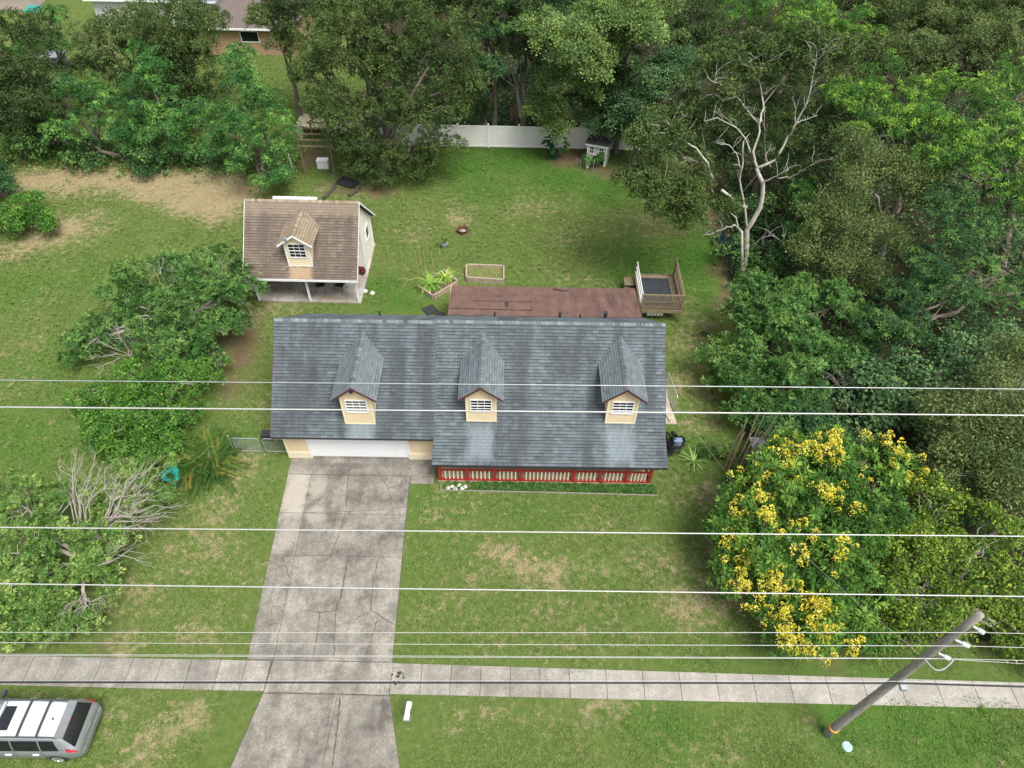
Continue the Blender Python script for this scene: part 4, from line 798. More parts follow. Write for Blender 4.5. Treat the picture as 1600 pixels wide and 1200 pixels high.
S = [GY(471, 176, 56), GY(507, 185, 56), GY(510, 202, 53.5), GY(461, 196, 53.5)]; sc_ = sum(S, Vector())/4; ss = thing('shade_canopy', 'tan fabric canopy on poles behind the timber frame', 'canopy', (sc_.x, sc_.y, 0)); mb = MB()
for i in range(6):
    for j in range(6):
        def sp(u_, v_): return S[0].lerp(S[1], u_).lerp(S[3].lerp(S[2], u_), v_)-Vector((0, 0, .35*math.sin(math.pi*u_)*math.sin(math.pi*v_)))
        mb.face([sp(i/6, j/6), sp((i+1)/6, j/6), sp((i+1)/6, (j+1)/6), sp(i/6, (j+1)/6)])
mb.build('fabric', M('tan_canvas', (.46,.41,.29), .85, .08), ss)
mb = MB(); a, b_ = S[3], S[3]+Vector((.9, 0, -.05)); mb.face([a+Vector((0, -.01, 0)), b_+Vector((-.3, -.01, -.1)), b_+Vector((-.5, .05, -1.1)), a+Vector((.12, .05, -1.2))]); mb.build('side_flap', M('tan_canvas', ()), ss)
for p in S:
    mb = MB(); mb.tube([(p.x, p.y, 0), p], .04, 6); mb.build('pole', galv, ss)
P = G(543, 287); sb = thing('black_sled', 'black square plastic tray lying on bare soil beside the oak', 'tray', P, R(-28)); mb = MB(); mb.prism([(P.x-.75, P.y-.5), (P.x+.75, P.y-.5), (P.x+.75, P.y+.5), (P.x-.75, P.y+.5)], .02, .09); mb.build('base', mats_, sb)
boxes('rim', [((P.x-.75, P.y-.5, .092), (P.x+.75, P.y-.42, .17)), ((P.x-.75, P.y+.42, .092), (P.x+.75, P.y+.5, .17)), ((P.x-.75, P.y-.418, .092), (P.x-.67, P.y+.418, .17)), ((P.x+.67, P.y-.418, .092), (P.x+.75, P.y+.418, .17))], mats_, sb)
bark = M('dark_bark', (.075,.06,.045), .95, .35, 6, bump=.5)
for a, b_, lb in (((508, 312), (528, 284), 'dark fallen log pointing from the cottage ridge to the timber frame'), ((545, 308), (572, 288), 'dark fallen log lying between the black tray and the oak')):
    P, Q = G(*a), G(*b_); mb = MB(); mb.tube([P.lerp(Q, i/5)+Vector((random.uniform(-.1, .1), 0, .12)) for i in range(6)], [.14, .15, .13, .12, .1, .06], 7); top('log', mb, bark, (P.x, P.y, 0), lb, 'log')
# cottage porch furniture
P = G(430, 446, .1); bt = thing('wooden_glider', 'wooden garden bench with slatted seat on the cottage porch', 'bench', P, R(4)); bw = M('honey_wood', (.33,.20,.10), .6, .2)
def rel(nm, a, b_, mt, par): return box_obj(nm, (P.x+a[0], P.y+a[1], P.z+a[2]), (P.x+b_[0], P.y+b_[1], P.z+b_[2]), mt, par)
for i in range(5): rel('seat_slat', (-.55, -.3+i*.13, .4), (.55, -.2+i*.13, .43), bw, bt)
for i in range(4): rel('back_slat', (-.55, .38, .5+i*.12), (.55, .41, .6+i*.12), bw, bt)
for a in (-.55, .5): rel('arm', (a, -.35, .6), (a+.06, .42, .64), bw, bt)
for a in (-.54, .5):
    for b_ in (-.32, .34): rel('leg', (a, b_, 0), (a+.05, b_+.05, .6), bw, bt)
bk = M('black_metal', (.018,.018,.02), .6, .1)
def chair(P, rzz, label):
    t = thing('patio_chair', label, 'chair', P, rzz); mb = MB()
    rel2 = lambda nm, a, b_: box_obj(nm, (P.x+a[0], P.y+a[1], P.z+a[2]), (P.x+b_[0], P.y+b_[1], P.z+b_[2]), bk, t)
    rel2('seat', (-.26, -.25, .40), (.26, .25, .44)); rel2('backrest', (-.26, .23, .48), (.26, .27, .92))
    for a in (-1, 1):
        for b_ in (-1, 1): mb = MB(); mb.tube([P+Vector((a*.24, b_*.22, .4)), P+Vector((a*.28, b_*.3, 0))], .014, 6); mb.build('leg', bk, t)
        mb = MB(); mb.tube([P+Vector((a*.28, -.22, .42)), P+Vector((a*.3, -.2, .62)), P+Vector((a*.28, .24, .64))], .014, 6); mb.build('arm', bk, t)
chair(G(502, 452, .1), R(10), 'black metal patio chair at the middle post of the cottage porch'); chair(G(533, 452, .1), R(-20), 'black metal patio chair turned sideways on the cottage porch')
urn = M('oxblood_glaze', (.09,.015,.015), .3, .2)
for px, py, s, lb in ((565, 421, 1.25, 'tall dark red urn at the cottage porch corner'), (567, 428, .9, 'squat dark red pot in front of the urn')):
    P = G(px, py, .1); mb = MB(); mb.lathe(P, [(.13*s, 0), (.24*s, .2*s), (.25*s, .34*s), (.17*s, .46*s), (.2*s, .52*s), (.15*s, .5*s), (.02, .3*s)], 14); top('glazed_pot', mb, urn, P, lb, 'pot')
for px, py, lb in ((571, 456, 'white rock against the cottage slab edge'), (582, 459, 'white rock lying on grass away from the slab')):
    P = G(px, py); mb = MB(); mb.lathe(P, [(.12, 0), (.17, .06), (.11, .14), (.03, .17)], 7); top('rock', mb, M('white_rock', (.6,.58,.54), .9, .15), P, lb, 'rock')
# chain link gates beside the garage
chain = M('chain_link', (.36,.38,.38), .5, .1, metal=.5)
def gate(a, b_, h, label, nm='chain_link_gate'):
    a, b_ = Vector(a), Vector(b_); d = (b_-a).normalized(); L = (b_-a).length; t = thing(nm, label, 'gate', (a.x, a.y, 0)); z0 = .08; up = Vector((0, 0, 1)); r_ = .12
    pts = [a+up*(z0+r_), a+up*(h-r_), a+d*.04+up*(h-.04), a+d*r_+up*h, a+d*(L-r_)+up*h, b_-d*.04+up*(h-.04), b_+up*(h-r_), b_+up*(z0+r_), b_-d*.04+up*(z0+.04), b_-d*r_+up*z0, a+d*r_+up*z0, a+d*.04+up*(z0+.04), a+up*(z0+r_)]
    mb = MB(); mb.tube(pts, .024, 6, False); mb.build('frame', galv, t); mb = MB(); s_ = .085; H_ = h-z0; i = -H_
    while i < L:
        for sg in (1, -1):
            a0, a1 = max(i, 0), min(i+H_, L); q0, q1 = a0-i, a1-i
            if sg < 0: q0, q1 = H_-q0, H_-q1
            if a1-a0 > .02: mb.tube([a+d*a0+up*(z0+q0), a+d*a1+up*(z0+q1)], .0024, 3, False)
        i += s_
    mb.build('mesh', chain, t, kind='stuff'); return t
gy_ = 21.95
gate((-14.05, gy_, 0), (-12.72, gy_, 0), 1.12, 'chain link gate leaf next to the palm clump'); gate((-12.55, gy_, 0), (-11.42, gy_, 0), 1.12, 'chain link gate leaf next to the garage wall')
mb = MB(); mb.tube([(-14.2, gy_, 0), (-14.2, gy_, 1.3)], .035, 8); top('gate_post', mb, galv, (-14.2, gy_, 0), 'galvanised gate post at the palm clump', 'post')
P = G(420, 686, .0); bn = thing('black_bin', 'small black bin on the grass behind the chain link gate', 'bin', (P.x, P.y, 0)); box_obj('tub', (P.x-.28, P.y-.16, 0), (P.x+.28, P.y+.2, .42), mats_, bn); box_obj('lid', (P.x-.3, P.y-.18, .423), (P.x+.3, P.y+.22, .47), mats_, bn)
# pale pad and pipe frame right of the house
pd = thing('concrete_pad', 'pale concrete pad with painted shadow stripes against the right side of the house', 'pad', (8.3, 25.4, 0)); mb = MB(); mb.prism([(7.2, 24.3), (8.9, 24.3), (8.72, 25.6), (8.62, 27.0), (7.2, 27.1)], 0, .07); mb.build('slab', concrete('pad_concrete', (.5,.44,.36), (.25,.2,.16), []), pd)
for pts in ([(7.5, 24.4), (7.9, 25.2), (8.2, 26), (8.3, 26.9)], [(8.5, 24.4), (8.3, 25.1), (8.25, 25.6)], [(7.9, 25.2), (8.5, 25.9)]):
    mb = MB()
    for a, b_ in zip(pts[:-1], pts[1:]): mb.bar((*a, .076), (*b_, .076), .07, .008)
    mb.build('shadow_stripe', joint, pd)  # dark bars painted in for shadows lying on the pad
gate((8.62, 27.1, 0), (8.85, 25.2, 0), 1.2, 'pipe gate frame leaning beside the concrete pad', 'pipe_gate')
P = G(1055, 702); mtb = thing('utility_box', 'blue-grey utility box standing beside a dark purple shrub', 'box', (P.x, P.y, 0)); box_obj('cabinet', (P.x-.2, P.y-.12, .0), (P.x+.2, P.y+.12, .75), M('bluegrey_box', (.2,.27,.36), .5), mtb); box_obj('lid', (P.x-.22, P.y-.14, .753), (P.x+.22, P.y+.14, .80), M('bluegrey_lid', (.16,.21,.30), .6), mtb)
P = G(1121, 700); pb = thing('black_planter', 'low black rectangular planter on the grass beside dry canes', 'planter', (P.x, P.y, 0)); box_obj('box', (P.x-.25, P.y-.12, 0), (P.x+.25, P.y+.12, .2), mats_, pb); box_obj('soil', (P.x-.22, P.y-.1, .2), (P.x+.22, P.y+.1, .21), soil, pb)
P = G(1099, 522); mb = MB()
for i in range(5): mb.tube([P+Vector((random.uniform(-.3, .1), random.uniform(-.2, .2), .05)), P+Vector((random.uniform(0, .3), random.uniform(-.2, .2), random.uniform(.1, .25)))], .06, 6)
top('stump', mb, bark, P, 'dark rotten stump on the worn grass right of the house', 'stump')
# wooden lounge chair by the left hedge
P = G(341, 566); ad = thing('wooden_pallet', 'weathered slatted wooden chair back leaning at the left hedge', 'pallet', (P.x, P.y, 0), R(-15)); pw_ = M('pale_wood', (.45,.38,.30), .9, .2)
for i in range(4):
    mb = MB(); mb.obox((P.x-.33+i*.22, P.y, .35), (.09, 0, 0), (0, .35, .28), (0, -.012, .012)); mb.build('slat', pw_, ad)
for s in (-1, 1):
    mb = MB(); mb.obox((P.x, P.y+s*.22, .33+s*.18), (.45, 0, 0), (0, .03, .025), (0, -.02, .02)); mb.build('rail', pw_, ad)
for a, b_, lb in (((352, 520), (362, 500), 'grey plank propped on soil by the left hedge'), ((325, 578), (345, 590), 'reddish board lying below the slatted chair back')):
    A, B = G(*a), G(*b_, .3); mb = MB(); mb.bar(A+Vector((0, 0, .05)), B+Vector((0, 0, .05)), .14, .04); top('plank', mb, M('red_board', (.22,.12,.08), .9) if b_[1] > 550 else pw_, (A.x, A.y, 0), lb, 'plank')
# turquoise tarp in the shrub, grey canopy sheet behind the flowering tree
P = G(270, 745, .7); mb = MB()
for i in range(6):
    for j in range(4):
        f_ = lambda u_, v_: P+Vector((-.42+u_*.14, -.3+v_*.16, .25*math.sin(u_*1.3+v_)+.12*v_-.1))
        mb.face([f_(i, j), f_(i+1, j), f_(i+1, j+1), f_(i, j+1)])
top('turquoise_tarp', mb, M('turquoise_plastic', (.03,.36,.27), .5, .2), (P.x, P.y, .3), 'crumpled turquoise tarp caught in the shrub by the palm', 'tarp')
P = G(1205, 703, 1.0); gt = thing('grey_canopy', 'grey sheet canopy on thin white poles behind the flowering tree', 'canopy', (P.x, P.y, 0)); box_obj('sheet', (P.x-1.1, P.y-.9, 1.35), (P.x+1.0, P.y+.5, 1.38), M('grey_sheet', (.10,.12,.13), .7), gt)
for a, b_ in ((-1.1, -.9), (1.0, -.9), (-1.1, .5), (1.0, .5)): mb = MB(); mb.tube([(P.x+a, P.y+b_, 0), (P.x+a, P.y+b_, 1.6)], .02, 6); mb.build('pole', whitep, gt)
# blue tarp strip on the right boundary
P = G(1121, 385); bf = thing('blue_screen', 'strip of blue-grey screen cloth hanging on the right boundary fence', 'screen', (P.x, P.y, 0))
for i in range(4): mb = MB(); mb.tube([(P.x+.15*i, P.y-.8*i, 0), (P.x+.15*i, P.y-.8*i, 1.5)], .025, 6); mb.build('post', galv, bf)
mb = MB()
for i in range(12):
    a, b_ = i/12, (i+1)/12; mb.face([(P.x+.45*a, P.y-2.4*a, .1+.1*math.sin(i)), (P.x+.45*b_, P.y-2.4*b_, .1+.1*math.sin(i+1)), (P.x+.45*b_+.05, P.y-2.4*b_, 1.4+.12*math.sin(i*1.7+1.7)), (P.x+.45*a+.05, P.y-2.4*a, 1.4+.12*math.sin(i*1.7))])
mb.build('cloth', M('blue_cloth', (.05,.09,.13), .8, .2), bf)
# edging and white stones of the porch bed
boxes_e = [((-3.4, 19.80), (-.2, 19.78)), ((-.18, 19.78), (3.4, 19.77)), ((3.42, 19.77), (7.3, 19.72)), ((-3.42, 19.8), (-3.42, 20.3))]
eb = thing('porch_bed_edging', 'thin grey edging board round the narrow planting strip below the porch', 'edging', (2, 19.75, 0))
for a, b_ in boxes_e: mb = MB(); mb.bar((*a, .04), (*b_, .04), .03, .09); mb.build('board', wood, eb)
for i, (px, py) in enumerate([(701, 762), (706, 760), (712, 764), (717, 758), (722, 763), (727, 761)]):
    P = G(px, py); mb = MB(); mb.lathe(P, [(.07, 0), (.12, .03), (.07, .06), (.02, .07)], 7); top('white_stone', mb, M('white_rock', ()), P, 'rough white stone lying in the porch planting strip', 'stone', 'white stones in the porch strip')
# ---------------------------------------------------------------- houses beyond the trees
def far_house(name, label, x0, x1, y0, y1, h, rh, wm, rm, wins, along='x'):
    t = thing(name, label, 'house', ((x0+x1)/2, (y0+y1)/2, 0)); box_obj('wall', (x0, y0, 0), (x1, y1, h), wm, t); mb = MB(); ym = (y0+y1)/2; o_ = .5
    A = [(x0-o_, y0-o_, h), (x1+o_, y0-o_, h), (x1+o_, y1+o_, h), (x0-o_, y1+o_, h)]; hip = min((y1-y0)/2, 3.5); r1, r2 = (x0+hip, ym, h+rh), (x1-hip, ym, h+rh)
    mb.face([A[0], A[1], r2, r1]); mb.face([A[1], A[2], r2]); mb.face([A[2], A[3], r1, r2]); mb.face([A[3], A[0], r1]); mb.face(A[::-1]); rf_ = mb.build('roof', rm, t)
    boxes('gutter', [((x0-o_, y0-o_-.06, h-.12), (x1+o_, y0-o_, h+.04))], whitep, rf_)
    for (a, b_, z0, z1) in wins:
        f_ = MB(); 
        for p, q in (((a, y0-.05, z0), (b_, y0-.002, z0+.08)), ((a, y0-.05, z1-.08), (b_, y0-.002, z1)), ((a, y0-.05, z0+.08), (a+.07, y0-.002, z1-.08)), ((b_-.07, y0-.05, z0+.08), (b_, y0-.002, z1-.08))): f_.box(p, q)
        wn = f_.build('window', whitep, t); box_obj('pane', (a+.07, y0-.03, z0+.08), (b_-.07, y0-.01, z1-.08), glass, wn)
    return t
P = G(397, 86); far_house('tan_brick_house', 'tan brick house with brown roof seen between the trees at the back', P.x-4.2, P.x+4, P.y, P.y+8.5, 2.6, 2.6, M('tan_brick', (.40,.27,.16), .85, .2, 12, bump=.4), M('brown_grey_roof', (.135,.108,.098), .9, .2, 8, bump=.3), [(P.x-.85, P.x+.9, 1.2, 2.25)])
P = G(175, 52); far_house('grey_house', 'white house with grey roof seen at the back left', P.x-2.0, P.x+11, P.y+2, P.y+12, 2.6, 2.4, M('offwhite_wall', (.6,.6,.58), .8), M('blue_grey_roof', (.15,.16,.185), .9, .15, 8, bump=.3), [])
P = G(20, 16); far_house('pink_house', 'pale pink house corner at the back left edge', P.x-9, P.x+2.2, P.y, P.y+10, 2.5, 1.8, M('pink_wall', (.46,.38,.34), .8), M('pink_roof', (.33,.28,.26), .9, .15), [])
P = G(61, 36); tt = thing('teal_canopy', 'small teal canopy tent in the yard at the back left', 'canopy', (P.x, P.y, 0)); mb = MB(); A = [(P.x-.8, P.y-.7, 1.3), (P.x+.8, P.y-.7, 1.3), (P.x+.8, P.y+.8, 1.4), (P.x-.8, P.y+.8, 1.4)]; ap = (P.x, P.y, 1.75)
for i in range(4): mb.face([A[i], A[(i+1) % 4], ap])
mb.build('top', M('teal_fabric', (.02,.27,.25), .6), tt)
for a in A: mb = MB(); mb.tube([(a[0], a[1], 0), a], .04, 5); mb.build('pole', galv, tt)
P = G(90, 105); far_ = thing('garden_shed', 'low dark-roofed shed half hidden by the trees at the back left', 'shed', (P.x, P.y, 0)); box_obj('wall', (P.x-.8, P.y-.5, 0), (P.x+.8, P.y+.7, 1.1), M('shed_wall', (.1,.1,.11), .8), far_); box_obj('roof', (P.x-.95, P.y-.65, 1.1), (P.x+.95, P.y+.85, 1.2), M('shed_roof', (.2,.21,.24), .6), far_)
P = G(805, 195); sh2 = thing('board_stack', 'upright boards leaning at the bare trunk behind the white fence', 'boards', (P.x, P.y, 0))
for i in range(3): mb = MB(); mb.obox((P.x-.3+.35*i, P.y+.05*i, .75), (.15, 0, 0), (0, .02, 0), (0, .1, .75)); mb.build('board', M('red_brown_board', (.24,.15,.11), .9, .2), sh2)

# ================================================================ PLANTS
rg = np.random.default_rng(5)
def unit(a): return a/np.maximum(np.linalg.norm(a, axis=-1, keepdims=True), 1e-9)
def tmpl(kind, rr):
    """one twig of leaves as quads around the origin, growing along +z: returns (4*K,3) vertices and K tints"""
    V = []; T = []
    def leaf(p, d, wd, n_, t):
        s = np.cross(n_, d); s = s/max(np.linalg.norm(s), 1e-6)*wd; m_ = p+d*.5
        V.extend([p, m_+s+n_*.015, p+d, m_-s+n_*.015]); T.append(t)
    def rv(): return unit(rr.normal(size=3))
    if kind == 'oak':
        for i in range(20):
            p = rr.normal(size=3)*np.array([.13, .13, .10])+[0, 0, .05]; d = unit(rv()+[0, 0, .2])*rr.uniform(.12, .19); leaf(p, d, rr.uniform(.034, .052), unit(rv()*.7+[0, 0, 1]), rr.random()*.75)
    elif kind == 'puff':
        for i in range(22):
            p = rr.normal(size=3)*np.array([.15, .15, .06]); d = unit(p+[0, 0, .1]+rv()*.12)*rr.uniform(.12, .18); leaf(p, d, rr.uniform(.04, .06), unit(rv()*.5+[0, 0, 1]), rr.uniform(.15, .85))
    elif kind == 'fern':
        k = 10
        for i in range(k):                                   # feathery fronds in a drooping rosette
            a = 2*np.pi*(i+rr.uniform(-.3, .3))/k; L = rr.uniform(.30, .5); o = np.array([np.cos(a), np.sin(a), 0]); tt = rr.uniform(.1, .75)
            q0 = np.array([0, 0, .06]); q1 = o*L*.5+[0, 0, .12]; q2 = o*L+[0, 0, -.03]; s = np.array([-o[1], o[0], 0])
            for A, B, w0 in ((q0, q1, .034), (q1, q2, .030)):
                for sg in (-1, 1):                           # two rows of leaflets: one narrow blade each side of the stalk
                    V.extend([A, A*.35+B*.65+s*sg*w0*1.25+[0, 0, -.02], B, A*.5+B*.5+[0, 0, .012]]); T.append(min(1, tt+rr.uniform(-.12, .12)))
    elif kind == 'tip':                                      # bright new growth: same rosette, small and upright
        for i in range(10):
            a = rr.uniform(0, 6.28); o = np.array([np.cos(a), np.sin(a), rr.uniform(-.1, .9)]); L = rr.uniform(.10, .20); leaf(rr.normal(size=3)*.05+[0, 0, .08], o*L, .022, np.array([0, 0, 1.]), rr.uniform(.75, 1))
    elif kind == 'rosette':
        for i in range(14):
            a = rr.uniform(0, 6.28); e = rr.uniform(-.2, .9); o = unit(np.array([np.cos(a), np.sin(a), e])); leaf(o*.03, o*rr.uniform(.14, .22), rr.uniform(.02, .03), unit(np.array([0, 0, 1])+rv()*.35), rr.uniform(.1, .7)+.3*max(0, e-.4))
    elif kind == 'scrub':
        for i in range(15):
            p = rr.normal(size=3)*.16; d = unit(rv()+[0, 0, .3])*rr.uniform(.10, .16); leaf(p, d, rr.uniform(.022, .034), unit(rv()*.8+[0, 0, 1]), rr.random())
        for i in range(3):
            p = rr.normal(size=3)*.08; leaf(p-[0, 0, .2], unit(rv()*.6+[0, 0, 1])*.45, .005, rv(), 0)
    elif kind == 'vine':
        for i in range(10):
            p = rr.normal(size=3)*np.array([.16, .16, .06]); d = unit(rv()*[1, 1, .35]+[0, 0, -.15])*rr.uniform(.12, .19); leaf(p, d, rr.uniform(.05, .075), unit(rv()*.45+[0, 0, 1]), rr.random())
    elif kind == 'flower':                                   # upright yellow panicle
        for i in range(34):
            h = rr.random()**.8; a = rr.uniform(0, 6.28); r_ = .17*(1-h)+.02; p = np.array([np.cos(a)*r_, np.sin(a)*r_, .02+h*.36]); o = unit(np.array([np.cos(a), np.sin(a), .7])+rv()*.4)
            leaf(p, o*rr.uniform(.06, .10), .026, unit(rv()+[0, 0, .6]), rr.random())
    elif kind == 'broad':
        for i in range(9):
            p = rr.normal(size=3)*np.array([.2, .2, .08]); d = unit(rv()*[1, 1, .4]+[0, 0, -.2])*rr.uniform(.18, .28); leaf(p, d, rr.uniform(.05, .08), unit(rv()*.5+[0, 0, 1]), rr.random())
    return np.array(V).reshape(-1, 4, 3), np.array(T)
TM = {k: [tmpl(k, np.random.default_rng(100+i*7+j)) for i in range(5)] for j, k in enumerate(('oak', 'puff', 'fern', 'tip', 'rosette', 'scrub', 'vine', 'flower', 'broad'))}
def place(kind, P, N, scale, upmix=.5, tj=.12, tb=0.):
    """place twigs of one kind at points P facing N"""
    outV = []; outT = []
    if len(P) == 0: return np.zeros((0, 4, 3)), np.zeros(0)
    z = unit(N*(1-upmix)+np.array([0, 0, upmix])+rg.normal(size=P.shape)*.22); a = unit(np.cross(z, rg.normal(size=P.shape))); b_ = np.cross(z, a)
    S = scale*rg.uniform(.75, 1.3, len(P)); tj_ = rg.normal(0, tj, len(P))+tb; pick = rg.integers(0, 5, len(P))
    for k in range(5):
        m_ = pick == k; V, T = TM[kind][k]
        if not m_.any(): continue
        L = V.reshape(1, -1, 3)*S[m_][:, None, None]
        W = a[m_][:, None, :]*L[:, :, 0:1]+b_[m_][:, None, :]*L[:, :, 1:2]+z[m_][:, None, :]*L[:, :, 2:3]+P[m_][:, None, :]
        outV.append(W.reshape(-1, 4, 3)); outT.append((T[None, :]+tj_[m_][:, None]).ravel())
    return np.concatenate(outV), np.clip(np.concatenate(outT), 0, 1)
def sphere_pts(n, lo=-1.):
    z = rg.uniform(lo, 1, n); a = rg.uniform(0, 2*np.pi, n); r_ = np.sqrt(1-z*z); return np.stack([r_*np.cos(a), r_*np.sin(a), z], 1)
def puffs(clumps, pr, dens, lo=-.45, flat=.8):
    """small foliage masses over and inside each crown clump: centres, radii"""
    Cc = []; Rr = []
    for c_, r_ in clumps:
        n_ = max(5, int(dens*r_*r_/(pr*pr)*2.1)); d = sphere_pts(n_, lo); rad = rg.uniform(.72, 1.06, n_)
        Cc.append(np.array(c_)+d*(r_*rad)[:, None]*np.array([1, 1, flat])); Rr.append(pr*rg.uniform(.6, 1.35, n_))
        k = max(2, n_//4); Cc.append(np.array(c_)+sphere_pts(k)*(r_*.5*rg.random(k))[:, None]); Rr.append(pr*rg.uniform(.7, 1.2, k))
    return np.concatenate(Cc), np.concatenate(Rr)
def foliage(clumps, kind, pr=.62, dens=1., twigs=22, scale=1., lo=-.45, flat=.8, plo=-.35, upmix=.45, tj=.12, gap=.0):
    C_, R_ = puffs(clumps, pr, dens, lo, flat); keep = rg.random(len(C_)) > gap; C_, R_ = C_[keep], R_[keep]
    keep = C_[:, 2] > .15; C_, R_ = C_[keep], R_[keep]
    cnt = np.maximum(3, (twigs*{'oak': .84, 'puff': .86, 'rosette': .88, 'scrub': .88}.get(kind, .95)*(R_/pr)**2).astype(int)); ix = np.repeat(np.arange(len(C_)), cnt); d = sphere_pts(len(ix), plo)
    P = C_[ix]+d*(R_[ix]*rg.uniform(.6, 1.05, len(ix)))[:, None]*np.array([1, 1, .75]); P[:, 2] = np.maximum(P[:, 2], .06)
    tb = rg.normal(0, .17, len(C_))[ix]
    return place(kind, P, d, scale, upmix, tj, tb), (C_, R_)
def leaf_obj(name, VT, mat, parent):
    V, T = VT; og = np.array(rootof(parent).location); v = V.reshape(-1, 3)-og; f = np.arange(len(v)).reshape(-1, 4)
    return link(name, np_mesh(name, v, f, mat, {'t': ('FACE', T)}), parent)
def cat(*L): return np.concatenate([a for a, _ in L]), np.concatenate([b_ for _, b_ in L])
def limb(mb, a, b_, r0_, r1_, n_=5, wob=.12, sides=6, t=.5):
    a, b_ = Vector(a), Vector(b_); L = (b_-a).length; pts = []
    for i in range(n_+1):
        f_ = i/n_; j = Vector((random.gauss(0, 1), random.gauss(0, 1), random.gauss(0, .6)))*wob*L*.25*math.sin(math.pi*f_); pts.append(a.lerp(b_, f_)+j+Vector((0, 0, .10*L*math.sin(math.pi*f_))))
    mb.tube(pts, [lerp(r0_, r1_, i/n_) for i in range(n_+1)], sides, t=t); return pts
def clump(px, py, z, r_): c_ = G(px, py, z); return ((c_.x, c_.y, z), r_)
barkm = M('grey_brown_bark', (.17,.14,.11), .95, .3, 6, bump=.6, st=(2, 2, .5)); paleb = M('pale_grey_bark', (.46,.43,.385), .9, .22, 5, bump=.4, dirt=(.24,.21,.18), dirt_amt=.55); twigm = M('silver_twig', (.33,.30,.26), .9, .2)
def skeleton(t, base, clumps, C_, mat, r0_=.22, fork=.35, twigs=40, sides=7):
    """tapered trunk, a limb to each clump, branches to some of the foliage masses"""
    base = Vector(base); mb = MB(); cs = [Vector(c_) for c_, _ in clumps]; mid = sum(cs, Vector())/len(cs); zt = max(.6, min(c_.z for c_ in cs)*.4+mid.z*.25)
    fk = base.lerp(Vector((mid.x, mid.y, zt)), fork); fk.z = zt; mb.tube([base+Vector((0, 0, -.2)), base+Vector((0, 0, .15)), base.lerp(fk, .5)+Vector((random.uniform(-.1, .1), random.uniform(-.1, .1), 0)), fk], [r0_*1.5, r0_*1.1, r0_*.9, r0_*.75], sides+2)
    for c_ in cs: limb(mb, fk-Vector((0, 0, random.uniform(0, .3)*zt)), c_, r0_*.6, r0_*.16, 5, .25, sides)
    k = min(twigs, len(C_))
    for i in rg.choice(len(C_), k, replace=False):
        q = Vector(C_[i]); c_ = min(cs, key=lambda c2: (c2-q).length); limb(mb, fk.lerp(c_, random.uniform(.6, 1)), q, r0_*.17, .012, 4, .3, 4)
    return mb.build('trunk', mat, t, smooth=True)
def tree(name, label, cat_, pix, kind, mat, base=None, bark_=None, group=None, r0_=.22, extra=None, tw=40, part='crown', **k):
    cl = [clump(*q) for q in pix]
    if base is None: b0 = np.mean([c_ for c_, _ in cl], axis=0); base = (b0[0], b0[1], 0)
    else: base = tuple(G(*base))
    t = thing(name, label, cat_, base, group=group); VT, (C_, R_) = foliage(cl, kind, **k)
    if extra: VT = cat(VT, extra(C_, R_))
    leaf_obj(part, VT, mat, t); skeleton(t, base, cl, C_, bark_ or barkm, r0_, twigs=tw); return t, C_, R_
def tips(prob=.35, scale=1.0, n_=5):
    def f_(C_, R_):
        w_ = rg.random(len(C_)) < prob; C2, R2 = C_[w_], R_[w_]; ix = np.repeat(np.arange(len(C2)), n_); d = sphere_pts(len(ix), .35)
        return place('tip', C2[ix]+d*R2[ix][:, None]*np.array([1, 1, .85]), d, scale, .6)
    return f_
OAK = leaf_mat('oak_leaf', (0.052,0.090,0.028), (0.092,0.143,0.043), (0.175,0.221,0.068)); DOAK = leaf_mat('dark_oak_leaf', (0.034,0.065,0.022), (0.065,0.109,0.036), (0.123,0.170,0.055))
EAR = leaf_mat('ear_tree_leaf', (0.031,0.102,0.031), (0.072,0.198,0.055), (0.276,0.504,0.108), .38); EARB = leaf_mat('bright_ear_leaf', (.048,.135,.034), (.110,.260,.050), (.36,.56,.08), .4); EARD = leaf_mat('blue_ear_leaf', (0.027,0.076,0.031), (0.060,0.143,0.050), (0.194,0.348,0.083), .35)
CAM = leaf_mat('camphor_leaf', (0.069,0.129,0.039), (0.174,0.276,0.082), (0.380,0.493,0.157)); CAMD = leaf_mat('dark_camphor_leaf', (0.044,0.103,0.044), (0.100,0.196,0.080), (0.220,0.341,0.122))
OLV = leaf_mat('olive_leaf', (0.071,0.111,0.037), (0.139,0.196,0.065), (0.234,0.287,0.102)); PEP = leaf_mat('pepper_leaf', (.030,.088,.022), (.080,.188,.046), (.23,.39,.10)); SILV = leaf_mat('yellow_green_leaf', (0.054,0.138,0.031), (0.150,0.270,0.060), (0.432,0.552,0.168))
VIN = leaf_mat('vine_leaf', (0.040,0.125,0.022), (0.085,0.215,0.037), (0.213,0.388,0.062), .38); VINY = leaf_mat('yellow_vine_leaf', (0.058,0.122,0.023), (0.151,0.245,0.037), (0.374,0.475,0.065), .38); GLD = leaf_mat('rain_tree_leaf', (0.036,0.096,0.022), (0.086,0.198,0.036), (0.264,0.432,0.072)); FLW = leaf_mat('yellow_flower', (.60,.50,.03), (.76,.67,.07), (.85,.80,.24), .25)
